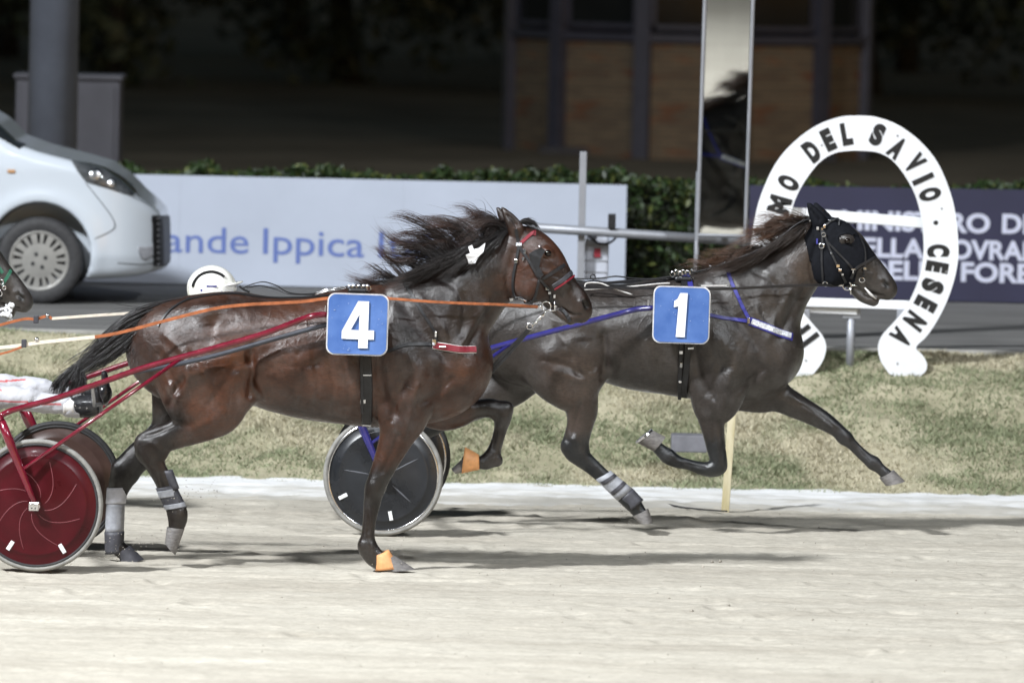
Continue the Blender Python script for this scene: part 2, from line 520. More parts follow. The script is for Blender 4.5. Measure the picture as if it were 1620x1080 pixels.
def shell(name, sk, poly, off, mat, parent, near=True, yr=None, snap=9.0, thick=True, px=None, py=None, hole=None):
    """a fitted cover: the body's own faces inside an outline, lifted off the skin"""
    px = sk.px if px is None else px; py = sk.py if py is None else py
    m = in_poly(px, py, poly)
    if hole: m &= ((px - hole[0]) / hole[2]) ** 2 + ((py - hole[1]) / hole[3]) ** 2 > 1
    if near == 'near': m &= sk.N[:, 1] < 0.15
    if yr: m &= (sk.V[:, 1] - sk.Y0 > yr[0]) & (sk.V[:, 1] - sk.Y0 < yr[1])
    fm = m[sk.Q].sum(1) >= 2
    Qf = sk.Q[fm]; used = np.unique(Qf)
    mp = -np.ones(len(sk.V), int); mp[used] = np.arange(len(used))
    V = sk.V[used] + sk.N[used] * off; Qn = mp[Qf]
    # snap the rim onto the outline
    E = np.vstack([Qn[:, [0, 1]], Qn[:, [1, 2]], Qn[:, [2, 3]], Qn[:, [3, 0]]])
    Es = np.sort(E, 1); u, inv, cnt = np.unique(Es, axis=0, return_inverse=True, return_counts=True)
    rimE = u[cnt == 1]; rim = np.unique(rimE)
    if snap and len(rim):
        pp = np.vstack([np.asarray(poly, float), np.asarray(poly[:1], float)])
        qx, qy = px[used][rim], py[used][rim]
        best = np.full(len(rim), 1e9); bx = qx.copy(); by = qy.copy()
        for a, b in zip(pp[:-1], pp[1:]):
            dd = b - a; t = np.clip(((qx - a[0]) * dd[0] + (qy - a[1]) * dd[1]) / (dd @ dd + 1e-9), 0, 1)
            cx, cy = a[0] + t * dd[0], a[1] + t * dd[1]; e = np.hypot(qx - cx, qy - cy)
            g = e < best; best[g] = e[g]; bx[g] = cx[g]; by[g] = cy[g]
        for j, r in enumerate(rim):
            if best[j] < snap:
                V[r] += P(bx[j], by[j], V[r][1]) - P(qx[j], qy[j], V[r][1])
    o = mk(name, V, Qn, mat, parent, smooth=True)
    if thick:
        md = o.modifiers.new('thickness', 'SOLIDIFY'); md.thickness = off * 0.9; md.offset = -1
    return o

def quadloft(quad, Y, wt, wb, n=18, rings=5, flare=0.0, cap=True, concave=0.0):
    """loft between two slanted ellipses given in the side plane: quad = (top-front, top-back, bottom-front, bottom-back) pixels"""
    q = [P(a, b, Y) for (a, b) in quad]
    V = []
    for i in range(rings):
        t = i / (rings - 1); tt = t + flare * math.sin(PI * t)
        f = q[0] + (q[2] - q[0]) * t; b = q[1] + (q[3] - q[1]) * t
        c = (f + b) / 2; h = (f - b) / 2; w = wt + (wb - wt) * tt
        for k in range(n):
            a = 2 * PI * k / n
            V.append(c + h * math.cos(a) + np.array([0, w * math.sin(a), 0]))
    F = [(i * n + j, i * n + (j + 1) % n, (i + 1) * n + (j + 1) % n, (i + 1) * n + j) for i in range(rings - 1) for j in range(n)]
    if cap:
        base = len(V); ax = (q[2] + q[3]) / 2 - (q[0] + q[1]) / 2
        c0 = (q[0] + q[1]) / 2; c1 = (q[2] + q[3]) / 2 - ax * concave
        V += [c0, c1]
        F += [(base, (j + 1) % n, j) for j in range(n)]
        F += [(base + 1, (rings - 1) * n + j, (rings - 1) * n + (j + 1) % n) for j in range(n)]
    return V, F

def hair(name, C, r0, tint, mat, parent, prof=None, flat=0.5):
    """C: (strands, points, 3) curves; tapered three-sided strands in one part; tint (strands, points, 3)"""
    n, m, _ = C.shape
    T = np.gradient(C, axis=1); T /= np.linalg.norm(T, axis=2)[:, :, None] + 1e-9
    ref = RNG.normal(size=(n, 1, 3)); A = np.cross(T, ref); A /= np.linalg.norm(A, axis=2)[:, :, None] + 1e-9
    B = np.cross(T, A)
    t = np.linspace(0, 1, m)
    pr = (1 - t ** 2.2) * 0.92 + 0.08 if prof is None else prof(t)
    r = (np.asarray(r0).reshape(-1, 1) * pr[None, :])[:, :, None]
    rings = [C + r * (math.cos(a) * A + flat * math.sin(a) * B) for a in (0, 2 * PI / 3, 4 * PI / 3)]
    V = np.stack(rings, 2).reshape(-1, 3)
    idx = np.arange(n * m * 3).reshape(n, m, 3)
    Q = []
    for j in range(3):
        k = (j + 1) % 3
        Q.append(np.stack([idx[:, :-1, j], idx[:, :-1, k], idx[:, 1:, k], idx[:, 1:, j]], -1).reshape(-1, 4))
    o = mk(name, V, np.vstack(Q), mat, parent, smooth=True)
    color_attr(o, 'tint', np.repeat(tint[:, :, None, :], 3, axis=2).reshape(-1, 3))
    return o

def guided(guides, n, m, jit, lenvar=0.25, clump=0.5, Yj=0.03, locks=None, fray=0.006):
    """strands gathered into uneven locks that run between neighbouring guide curves"""
    G = np.array([catmull(g, 8) for g in guides])
    G = np.array([[np.interp(np.linspace(0, 1, m), np.linspace(0, 1, g.shape[0]), g[:, i]) for i in range(3)] for g in G]).transpose(0, 2, 1)
    nc = locks or max(6, n // 22)
    lk = RNG.choice(nc, n, p=RNG.dirichlet(np.full(nc, 1.6)))
    lu = RNG.uniform(0, len(guides) - 1.0001, nc)
    u = np.clip(lu[lk] + RNG.normal(size=n) * 0.20 * (1 - 0.4 * clump), 0, len(guides) - 1.0001); i = u.astype(int); f = (u - i)[:, None, None]
    C = G[i] * (1 - f) + G[i + 1] * f
    i2 = lu.astype(int); f2 = (lu - i2)[:, None, None]; CL = (G[i2] * (1 - f2) + G[i2 + 1] * f2)[lk]
    t = np.linspace(0, 1, m)
    pull = (0.85 * clump * t ** 0.8)[None, :, None]
    C = C * (1 - pull) + CL * pull                       # a lock closes towards its tip
    LL = 1 - lenvar * RNG.uniform(0, 1, nc)
    L = np.clip(LL[lk] * (1 + 0.10 * RNG.normal(size=n)), 0.3, 1.2)
    out = np.empty_like(C)
    for k in range(n):
        s_ = np.clip(t * L[k], 0, 1.0)
        for a in range(3): out[k, :, a] = np.interp(s_, t, C[k, :, a])
        if L[k] > 1: out[k] += (C[k, -1] - C[k, -2]) * ((t * L[k] - 1).clip(0) * (m - 1))[:, None]
    gl = RNG.normal(size=(nc, 1, 3))[lk] * jit
    phl = RNG.uniform(0, 2 * PI, (nc, 1, 3))[lk]; fl = RNG.uniform(3, 6, (nc, 1, 1))[lk]
    wob = (np.sin(t[None, :, None] * fl + phl) - np.sin(phl)) * jit * 0.7
    ph = RNG.uniform(0, 2 * PI, (n, 1, 3)); w2 = (np.sin(t[None, :, None] * 7 + ph) - np.sin(ph)) * fray * 0.5
    fly = (RNG.uniform(0, 1, (n, 1, 1)) > 0.95) * RNG.normal(size=(n, 1, 3)) * jit * 1.3
    tt = t[None, :, None]
    out = out + (gl + fly) * tt ** 1.4 + wob * tt + w2 * tt + RNG.normal(size=(n, 1, 3)) * fray * (0.3 + 0.9 * tt)
    out += RNG.normal(size=(n, 1, 3)) * np.array([0.004, Yj, 0.004]) * (1 - 0.6 * tt)
    return out

def text_mesh(body, size, extrude=0.0, offset=0.0, sx=1.0, align='LEFT', spacing=1.0, shear=0.0):
    cu = bpy.data.curves.new('lettering', 'FONT'); cu.body = body; cu.size = size; cu.extrude = extrude; cu.offset = offset
    cu.align_x = align; cu.space_character = spacing; cu.resolution_u = 4; cu.shear = shear
    o = bpy.data.objects.new('lettering', cu); COL.objects.link(o)
    dg = bpy.context.evaluated_depsgraph_get(); dg.update()
    me = bpy.data.meshes.new_from_object(o.evaluated_get(dg))
    V = np.array([v.co[:] for v in me.vertices]).reshape(-1, 3); F = [tuple(p.vertices) for p in me.polygons]
    bpy.data.objects.remove(o); bpy.data.curves.remove(cu); bpy.data.meshes.remove(me)
    V[:, 0] *= sx
    return V, F

def prism(poly, holes=(), depth=0.01):
    """filled 2D outline (x, z) with thickness along y, as vertices and faces"""
    cu = bpy.data.curves.new('outline', 'CURVE'); cu.dimensions = '2D'; cu.fill_mode = 'BOTH'; cu.extrude = depth / 2
    for loop in [poly] + list(holes):
        sp = cu.splines.new('POLY'); sp.points.add(len(loop) - 1)
        for p, q in zip(sp.points, loop): p.co = (q[0], q[1], 0, 1)
        sp.use_cyclic_u = True
    o = bpy.data.objects.new('outline', cu); COL.objects.link(o)
    dg = bpy.context.evaluated_depsgraph_get(); dg.update()
    me = bpy.data.meshes.new_from_object(o.evaluated_get(dg))
    V = np.array([v.co[:] for v in me.vertices]).reshape(-1, 3); F = [tuple(p.vertices) for p in me.polygons]
    bpy.data.objects.remove(o); bpy.data.curves.remove(cu); bpy.data.meshes.remove(me)
    return np.c_[V[:, 0], -V[:, 2], V[:, 1]], F     # x, y (depth, towards camera = -), z
# ------------------------------------------------------------------ the ground
def axis_coords(lo, hi, step, out_lo, out_hi, g=1.35):
    c = list(np.arange(lo, hi + 1e-6, step)); s = step
    a = []; x = lo
    while x > out_lo: s *= g; x -= s; a.append(max(x, out_lo))
    s = step; b = []; x = hi
    while x < out_hi: s *= g; x += s; b.append(min(x, out_hi))
    return np.array(a[::-1] + c + b)

def sheet(name, xs, ys, zf, mat, kind='structure'):
    X, Y = np.meshgrid(xs, ys, indexing='ij'); Z = zf(X, Y)
    nx, ny = X.shape; idx = np.arange(nx * ny).reshape(nx, ny)
    Q = np.stack([idx[:-1, :-1], idx[1:, :-1], idx[1:, 1:], idx[:-1, 1:]], -1).reshape(-1, 4)
    o = mk(name, np.stack([X, Y, Z], -1).reshape(-1, 3), Q, mat, origin=(0, 0, 0), smooth=True, kind=kind)
    return o

_pr = np.random.default_rng(31)
PITS = [(_pr.uniform(-3.4, 3.4), _pr.uniform(36.5, 44.2), _pr.uniform(.055, .085)) for _ in range(95)]
RUTS = [(39.66, .012), (41.0, .012), (42.28, .012), (43.6, .012), (38.2, .007), (37.1, .006)]
def sand_z(X, Y):
    z = 0.008 * (vnoise(X * 0.7, Y * 7.0, 1) - .5) + 0.009 * (vnoise(X * 3.2, Y * 17.0, 2) - .5) + 0.010 * (vnoise(X * 11, Y * 24, 3) - .5) + 0.006 * (vnoise(X * 24, Y * 20, 8) - .5)
    clod = vnoise(X * 11, Y * 13, 4); z += 0.020 * np.clip(clod - 0.74, 0, 1) * vnoise(X * 0.8, Y * 1.2, 5)
    hp = vnoise(X * 4.5, Y * 4.2, 6); z -= 0.05 * np.clip(hp - 0.78, 0, 1) * (vnoise(X * .4, Y * .9, 7) > .45)
    z = z * np.clip((46.2 - Y) / 1.0, 0.25, 1) * (np.abs(X) < 9)
    for (hx, hy, r) in PITS:          # hoof pits: a hollow with a pushed-up rim behind it
        m = (np.abs(X - hx) < .3) & (np.abs(Y - hy) < .3)
        if m.any():
            d2 = ((X[m] - hx) / r) ** 2 + ((Y[m] - hy) / (r * .8)) ** 2; q2 = ((X[m] - hx + r * 1.3) / (r * .8)) ** 2 + ((Y[m] - hy) / r) ** 2
            z[m] += -.020 * np.exp(-d2 ** 1.5) + .013 * np.exp(-q2)
    for (wy, wd) in RUTS: z = z - wd * np.exp(-((Y - wy - .05 * np.sin(X * .6 + wy)) / .03) ** 2) * (np.abs(X) < 9)
    return z

def mat_sand():
    m = bpy.data.materials.new('sand'); m.use_nodes = True; nt = m.node_tree; N = nt.nodes; L = nt.links
    b = N['Principled BSDF']; b.inputs['Roughness'].default_value = 0.92; b.inputs['Specular IOR Level'].default_value = 0.2
    tc = N.new('ShaderNodeTexCoord')
    def noise(sc, stx, sty, det=6):
        mp = N.new('ShaderNodeMapping'); mp.inputs['Scale'].default_value = (stx, sty, 1); L.new(tc.outputs['Object'], mp.inputs[0])
        n = N.new('ShaderNodeTexNoise'); n.inputs['Scale'].default_value = sc; n.inputs['Detail'].default_value = det; n.inputs['Roughness'].default_value = 0.65
        L.new(mp.outputs[0], n.inputs['Vector']); return n.outputs['Fac']
    big = _ramp(nt, noise(0.9, 0.5, 2.2), [(0.3, (0.42, 0.385, 0.325)), (0.7, (0.58, 0.545, 0.47))])
    st = _ramp(nt, noise(7.0, 0.22, 3.0), [(0.28, (0.72, 0.71, 0.69)), (0.47, (0.95, 0.945, 0.94)), (0.75, (1.06, 1.06, 1.055))])
    gr = _ramp(nt, noise(60.0, 0.5, 1.2, 4), [(0.28, (0.74, 0.73, 0.72)), (0.6, (1.04, 1.04, 1.04))])
    m1 = N.new('ShaderNodeMix'); m1.data_type = 'RGBA'; m1.blend_type = 'MULTIPLY'; m1.inputs[0].default_value = 1
    L.new(big, m1.inputs[6]); L.new(st, m1.inputs[7])
    m2 = N.new('ShaderNodeMix'); m2.data_type = 'RGBA'; m2.blend_type = 'MULTIPLY'; m2.inputs[0].default_value = 0.8
    L.new(m1.outputs[2], m2.inputs[6]); L.new(gr, m2.inputs[7]); L.new(m2.outputs[2], b.inputs['Base Color'])
    bp = N.new('ShaderNodeBump'); bp.inputs['Strength'].default_value = 0.45; bp.inputs['Distance'].default_value = 0.012
    L.new(noise(45, 0.35, 1.3), bp.inputs['Height']); L.new(bp.outputs[0], b.inputs['Normal'])
    return m

sheet('track', axis_coords(-4.0, 4.0, 0.02, -150, 150), axis_coords(34.2, 46.6, 0.025, -40, 47.0), sand_z, mat_sand())

# white lime strip along the inner edge of the track
def chalk():
    xs = np.arange(-5, 5.01, 0.03); xs = np.r_[np.linspace(-60, -5.2, 40), xs, np.linspace(5.2, 60, 40)]
    t = np.linspace(0, 1, 26)
    X = np.repeat(xs[:, None], 26, 1)
    y0 = 44.6 + 0.12 * (vnoise(xs * 1.2, xs * 0, 11) - .5) + 0.10 * (vnoise(xs * 5, xs * 0, 12) - .5)
    y1 = 46.25 + 0.16 * (vnoise(xs * 2, xs * 0, 13) - .5)
    Y = y0[:, None] + (y1 - y0)[:, None] * t
    Z = sand_z(X, Y) + 0.004 + 0.022 * np.clip(np.sin(np.clip((t - .1) / .75, 0, 1) * PI), 0, 1) * (0.35 + vnoise(X * 3, Y * 6, 14)) + 0.012 * (vnoise(X * 12, Y * 18, 15) - .5)
    Z[:, 0] = sand_z(X[:, 0], Y[:, 0]) - 0.01
    idx = np.arange(X.size).reshape(X.shape)
    Q = np.stack([idx[:-1, :-1], idx[1:, :-1], idx[1:, 1:], idx[:-1, 1:]], -1).reshape(-1, 4)
    o = mk('track_edge', np.stack([X, Y, Z], -1).reshape(-1, 3), Q,
       material('lime_sand', (0.66, 0.66, 0.655), 0.9, spec=0.2, color2=(0.86, 0.86, 0.86), scale=3.0, stretch=(0.6, 2.0, 1), bump=0.5, bscale=40, attr='dust'), origin=(0, 0, 0), smooth=True, kind='structure')
    w = np.clip((t[None, :] - .10 + .55 * (vnoise(X * 2.2, Y * 9, 16) - .5) + .3 * (vnoise(X * 9, Y * 22, 17) - .5)) * 1.9, 0, 1) * np.clip((1.06 - t[None, :] + .3 * (vnoise(X * 4, Y * 8, 18) - .5)) * 9, .35, 1)
    color_attr(o, 'dust', (np.array([0.62, 0.59, 0.53]) * (1 - w[..., None]) + np.array([0.97, 0.97, 0.97]) * w[..., None]).reshape(-1, 3))
chalk()

def bank_z(X, Y):
    t = np.clip((Y - 46.0) / 2.3, 0, 1)
    z = Z_ROAD * (t * t * (3 - 2 * t)) * 0.6 + Z_ROAD * t * 0.4
    n = 0.07 * (vnoise(X * 1.6, Y * 2.2, 21) - .5) + 0.04 * (vnoise(X * 5, Y * 6, 22) - .5) + 0.02 * (vnoise(X * 14, Y * 14, 23) - .5)
    edge = np.clip(np.minimum((Y - 45.8) / .5, (48.55 - Y) / .25), 0, 1)
    return z - 0.02 + n * edge
M['soil'] = material('dry_turf', (0.25, 0.235, 0.155), 0.95, spec=0.1, color2=(0.44, 0.40, 0.29), scale=2.2, bump=0.6, bscale=40)
sheet('grass_bank', axis_coords(-4.6, 4.6, 0.04, -120, 120), np.r_[np.arange(45.8, 48.56, 0.04), 48.6], bank_z, M['soil'])

def grass():
    n = 260000
    X = RNG.uniform(-4.7, 4.7, n); Y = 46.0 + 2.5 * RNG.uniform(0, 1, n)
    dens = vnoise(X * 1.7, Y * 2.6, 31) * .6 + vnoise(X * 5, Y * 7, 32) * .4
    edge = np.clip((Y - 46.0) / 0.35, 0.15, 1)
    keep = RNG.uniform(0, 1, n) < np.clip(dens * 1.8 - 0.10, 0.25, 1) * edge
    X, Y, dens = X[keep], Y[keep], dens[keep]; n = len(X)
    Z = bank_z(X, Y) - 0.004
    h = RNG.uniform(0.012, 0.04, n) * (0.5 + dens)
    a = RNG.uniform(0, 2 * PI, n); w = RNG.uniform(0.003, 0.007, n)
    lean = RNG.normal(size=(n, 2)) * h[:, None] * 0.75
    B = np.stack([X, Y, Z], 1); D = np.stack([np.cos(a), np.sin(a), 0 * a], 1) * w[:, None]
    T = B + np.stack([lean[:, 0], lean[:, 1], h], 1)
    V = np.stack([B - D, B + D, T], 1).reshape(-1, 3)
    o = mk('grass', V, np.arange(n * 3).reshape(n, 3), material('grass_blades', (1, 1, 1), 0.7, spec=0.25, var=0.05, attr='tint'), origin=(0, 0, 0), kind='stuff')
    green = np.clip((vnoise(X * 1.3 + 5, Y * 2.2, 33) * .65 + vnoise(X * 4, Y * 6, 34) * .35 - 0.33) * 4 + RNG.normal(size=n) * 0.22, 0, 1)[:, None]
    dry = np.array([0.52, 0.475, 0.35]); grn = np.array([0.25, 0.275, 0.165])
    c = dry * (1 - green) + grn * green; c = c * RNG.uniform(0.75, 1.2, (n, 1))
    color_attr(o, 'tint', np.repeat(c, 3, axis=0))
grass()

def road_z(X, Y): return Z_ROAD + 0.006 * (vnoise(X * 2, Y * 2, 41) - .5) + 0 * X
sheet('road', axis_coords(-5, 5, 0.25, -150, 150), np.linspace(48.5, 54.9, 30), road_z,
      material('asphalt', (0.11, 0.108, 0.105), 0.85, spec=0.3, color2=(0.19, 0.186, 0.18), scale=1.6, stretch=(0.5, 2, 1), bump=0.4, bscale=120, bdist=0.004))
# pale concrete kerb between grass and road
kb = MB(); kb.box((0, 48.55, Z_ROAD - 0.08), (90, 0.06, 0.1), bev=0.01)
kb.build('kerb', material('concrete', (0.30, 0.29, 0.27), 0.9, var=0.25, scale=5, bump=0.3), kind='structure')
def back_z(X, Y):
    t = np.clip((Y - 56) / 26, 0, 1)
    return Z_ROAD - 0.25 * t + 0.06 * (vnoise(X * .5, Y * .5, 51) - .5) * np.clip((Y - 55.5) / 2, 0, 1) - 0.01
sheet('ground', axis_coords(-14, 14, 0.5, -900, 900), axis_coords(54.7, 120, 0.5, 54.7, 1500), back_z,
      material('dark_ground', (0.17, 0.14, 0.10), 0.95, spec=0.1, color2=(0.30, 0.25, 0.18), scale=0.5, bump=0.5, bscale=12, bdist=0.05))

# loose clods thrown up by hooves and wheels
def clods():
    n = 1000
    base = np.array([(1, 0, 0), (-1, 0, 0), (0, 1, 0), (0, -1, 0), (0, 0, 1), (0, 0, -1)], float)
    tri = np.array([(0, 2, 4), (2, 1, 4), (1, 3, 4), (3, 0, 4), (2, 0, 5), (1, 2, 5), (3, 1, 5), (0, 3, 5)])
    X = RNG.uniform(-3.4, 3.4, n); Y = RNG.uniform(35, 45.2, n); S = RNG.uniform(.002, .007, n) * (1 + 1.0 * (RNG.uniform(0, 1, n) > .93))
    Z = sand_z(X, Y) + S * .3
    m = 330; cen = np.array([(228, 872), (275, 865), (300, 800), (345, 790), (640, 893), (1010, 828), (190, 885)])
    for k in range(m):
        c = cen[RNG.integers(0, len(cen))]; p = P(c[0] - abs(RNG.normal()) * 26, c[1] - abs(RNG.normal()) * 22, Y_H4 + RNG.normal() * .15 if c[0] < 900 else Y_H1)
        X[k], Y[k], Z[k], S[k] = p[0], p[1], max(p[2], .01), RNG.uniform(.0012, .0045)
    C = np.stack([X, Y, Z], 1)
    V = C[:, None, :] + base[None] * S[:, None, None] * RNG.uniform(.5, 1.2, (n, 6, 1))
    F = (tri[None] + (np.arange(n) * 6)[:, None, None]).reshape(-1, 3)
    mk('sand_clods', V.reshape(-1, 3), F, material('clod', (.38, .35, .30), .95, spec=.1, var=.35, scale=3), origin=(0, 0, 0), kind='stuff')
clods()

# ------------------------------------------------------------------ floodlight masts on the photographer's side
M['galv'] = material('galvanised', (0.32, 0.33, 0.36), 0.5, metal=0.5, var=0.12, scale=4)
def emit(name, col, s):
    m = bpy.data.materials.new(name); m.use_nodes = True
    b = m.node_tree.nodes['Principled BSDF']; b.inputs['Emission Color'].default_value = (*col, 1); b.inputs['Emission Strength'].default_value = s
    return m
M['lamp'] = emit('lit_lens', (1, 0.97, 0.92), 6.0)
MAST_LABELS = ['lit floodlight mast on the near side of the track, the leftmost of three', 'lit floodlight mast on the near side of the track, the rightmost of three', 'lit floodlight mast on the near side of the track, the middle of three']
for (loc, aim, power, cone, colr), lab in zip(LIGHTS, MAST_LABELS):
    root = empty('floodlight_mast', (loc[0], loc[1], 0), lab, 'floodlight', 'floodlight masts on the near side')
    MB().tube([(loc[0], loc[1] - 0.9, -0.2), (loc[0], loc[1] - 0.9, 12), (loc[0], loc[1] - 0.9, loc[2] + 0.6)], [0.28, 0.2, 0.12], 14).build('pole', M['galv'], root, smooth=True)
    d = np.array(aim) - np.array(loc); d /= np.linalg.norm(d); sx = np.cross(d, [0, 0, 1]); sx /= np.linalg.norm(sx); up = np.cross(sx, d)
    rot = np.stack([sx, d, up], 1)
    MB().box(np.array(loc) - d * 0.75, (1.7, 0.06, 0.06), rot).build('crossbar', M['galv'], root)
    for k in (-1.2, -0.4, 0.4, 1.2):
        hd = MB().box(np.array(loc) - d * 0.45 + sx * k, (0.3, 0.16, 0.26), rot, bev=0.03).build('lamp_head', M['galv'], root)
        MB().box(np.array(loc) - d * 0.27 + sx * k, (0.25, 0.012, 0.21), rot).build('lens', M['lamp'], hd)
    ld = bpy.data.lights.new('floodlight', 'SPOT'); ld.energy = power; ld.color = colr
    ld.spot_size = math.radians(cone); ld.spot_blend = 0.85; ld.shadow_soft_size = 1.5
    lo = bpy.data.objects.new('floodlight_beam', ld); COL.objects.link(lo)
    lo.matrix_world = Matrix(((sx[0], up[0], -d[0], loc[0]), (sx[1], up[1], -d[1], loc[1]), (sx[2], up[2], -d[2], loc[2]), (0, 0, 0, 1)))
    mw = lo.matrix_world.copy(); lo.parent = root; lo.matrix_parent_inverse = Matrix.Translation(-Vector(root.location)); lo.matrix_basis = mw
# ------------------------------------------------------------------ horses
def mat_coat(name, c1, c2):
    m = bpy.data.materials.new(name); m.use_nodes = True; nt = m.node_tree; N = nt.nodes; L = nt.links
    b = N['Principled BSDF']; b.inputs['Specular IOR Level'].default_value = 0.36
    tc = N.new('ShaderNodeTexCoord')
    def noise(sc, st=(1, 1, 1), det=6, ro=0.6):
        mp = N.new('ShaderNodeMapping'); mp.inputs['Scale'].default_value = st; L.new(tc.outputs['Object'], mp.inputs[0])
        n = N.new('ShaderNodeTexNoise'); n.inputs['Scale'].default_value = sc; n.inputs['Detail'].default_value = det; n.inputs['Roughness'].default_value = ro
        L.new(mp.outputs[0], n.inputs['Vector']); return n.outputs['Fac']
    base = _ramp(nt, noise(3.2), [(0.3, c1), (0.7, c2)])
    at = N.new('ShaderNodeAttribute'); at.attribute_name = 'coat'
    mx = N.new('ShaderNodeMix'); mx.data_type = 'RGBA'; mx.blend_type = 'MULTIPLY'; mx.inputs[0].default_value = 1
    L.new(base, mx.inputs[6]); L.new(at.outputs['Color'], mx.inputs[7])
    fine = _ramp(nt, noise(85, (0.4, 1, 1.2), 6, 0.75), [(0.3, (0.45, 0.45, 0.46)), (0.7, (1.5, 1.5, 1.52))])
    m2 = N.new('ShaderNodeMix'); m2.data_type = 'RGBA'; m2.blend_type = 'MULTIPLY'; m2.inputs[0].default_value = 0.7
    L.new(mx.outputs[2], m2.inputs[6]); L.new(fine, m2.inputs[7])
    sw = N.new('ShaderNodeMapRange'); sw.inputs[1].default_value = 0.52; sw.inputs[2].default_value = 0.74; sw.inputs[3].default_value = 0.0; sw.inputs[4].default_value = 0.22
    L.new(noise(6.5, (1, 1, 0.7), 8, 0.72), sw.inputs[0])
    m3 = N.new('ShaderNodeMix'); m3.data_type = 'RGBA'; L.new(sw.outputs[0], m3.inputs[0]); L.new(m2.outputs[2], m3.inputs[6]); m3.inputs[7].default_value = (0.16, 0.155, 0.16, 1)
    L.new(m3.outputs[2], b.inputs['Base Color'])
    mr = N.new('ShaderNodeMapRange'); mr.inputs[1].default_value = 0.35; mr.inputs[2].default_value = 0.68; mr.inputs[3].default_value = 0.34; mr.inputs[4].default_value = 0.58
    L.new(noise(5.5, (1, 1, 1.6), 7, 0.65), mr.inputs[0]); L.new(mr.outputs[0], b.inputs['Roughness'])
    b1 = N.new('ShaderNodeBump'); b1.inputs['Strength'].default_value = 0.34; b1.inputs['Distance'].default_value = 0.03
    L.new(noise(9, (1, 1, 0.8), 3, 0.5), b1.inputs['Height'])
    # veins: the crest of a warped noise
    nv = N.new('ShaderNodeTexNoise'); nv.inputs['Scale'].default_value = 3.6; nv.inputs['Detail'].default_value = 2; nv.inputs['Distortion'].default_value = 0.8
    L.new(tc.outputs['Object'], nv.inputs['Vector'])
    m_ = N.new('ShaderNodeMath'); m_.operation = 'SUBTRACT'; m_.inputs[1].default_value = 0.5; L.new(nv.outputs['Fac'], m_.inputs[0])
    ab = N.new('ShaderNodeMath'); ab.operation = 'ABSOLUTE'; L.new(m_.outputs[0], ab.inputs[0])
    rg_ = N.new('ShaderNodeMapRange'); rg_.inputs[1].default_value = 0.0; rg_.inputs[2].default_value = 0.03; rg_.inputs[3].default_value = 1.0; rg_.inputs[4].default_value = 0.0; rg_.interpolation_type = 'SMOOTHSTEP'
    L.new(ab.outputs[0], rg_.inputs[0])
    bv = N.new('ShaderNodeBump'); bv.inputs['Strength'].default_value = 0.15; bv.inputs['Distance'].default_value = 0.006
    L.new(rg_.outputs[0], bv.inputs['Height']); L.new(b1.outputs[0], bv.inputs['Normal'])
    b2 = N.new('ShaderNodeBump'); b2.inputs['Strength'].default_value = 0.38; b2.inputs['Distance'].default_value = 0.006
    L.new(noise(95, (0.45, 1, 1.1), 6, 0.75), b2.inputs['Height']); L.new(bv.outputs[0], b2.inputs['Normal']); L.new(b2.outputs[0], b.inputs['Normal'])
    wet = N.new('ShaderNodeMapRange'); wet.inputs[1].default_value = 0.36; wet.inputs[2].default_value = 0.60; wet.inputs[3].default_value = 0.1; wet.inputs[4].default_value = 1.0
    L.new(noise(4.2, (1, 1, 1), 6, 0.62), wet.inputs[0]); L.new(wet.outputs[0], b.inputs['Coat Weight']); b.inputs['Coat Roughness'].default_value = 0.25
    b3 = N.new('ShaderNodeBump'); b3.inputs['Strength'].default_value = 0.5; b3.inputs['Distance'].default_value = 0.010
    L.new(noise(48, (1.0, 1, 0.55), 6, 0.7), b3.inputs['Height']); L.new(bv.outputs[0], b3.inputs['Normal']); L.new(b3.outputs[0], b.inputs['Coat Normal'])
    return m
M['bay'] = mat_coat('bay_coat', (0.017, 0.0068, 0.0040), (0.066, 0.0240, 0.0112))
M['dark_bay'] = mat_coat('dark_bay_coat', (0.017, 0.0135, 0.0120), (0.042, 0.0335, 0.0285))

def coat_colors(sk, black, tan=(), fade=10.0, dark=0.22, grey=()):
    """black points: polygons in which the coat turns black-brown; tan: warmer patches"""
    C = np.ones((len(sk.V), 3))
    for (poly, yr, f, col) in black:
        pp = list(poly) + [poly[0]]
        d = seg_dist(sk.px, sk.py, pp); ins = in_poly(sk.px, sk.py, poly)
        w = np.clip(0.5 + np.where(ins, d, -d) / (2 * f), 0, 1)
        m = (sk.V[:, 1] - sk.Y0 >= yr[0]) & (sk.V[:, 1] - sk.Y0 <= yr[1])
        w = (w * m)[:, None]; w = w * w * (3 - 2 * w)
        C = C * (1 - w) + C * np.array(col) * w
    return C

ALL = (-1, 1); NEAR = (-1, 0.02); FAR = (0.0, 1)
BLK = (0.20, 0.30, 0.42)

# ---------------------------------------------------------------- the bay horse with the number 4
b = Body(Y_H4, (-2.45, Y_H4 - 0.42, -0.02), (0.55, Y_H4 + 0.42, 2.12), 0.0092)
# trunk: top edge, bottom edge
b.chain([(258, 503, 243, 570, 0, .115), (284, 477, 258, 622, 0, .20), (318, 467, 300, 646, 0, .245), (370, 461, 360, 646, 0, .262), (410, 467, 408, 641, 0, .262),
         (450, 469, 450, 654, 0, .275), (500, 467, 500, 665, 0, .285), (550, 459, 548, 671, 0, .282), (600, 450, 600, 676, 0, .262), (645, 462, 650, 674, 0, .24), (690, 488, 697, 660, 0, .215), (728, 528, 735, 612, 0, .16)], k=0.03, n=5)
# neck
b.chain([(600, 451, 722, 610, 0, .20), (640, 444, 751, 558, 0, .165), (690, 424, 768, 527, 0, .128), (735, 400, 783, 500, 0, .108), (775, 377, 798, 482, 0, .095), (806, 362, 814, 462, 0, .088)], k=0.05)
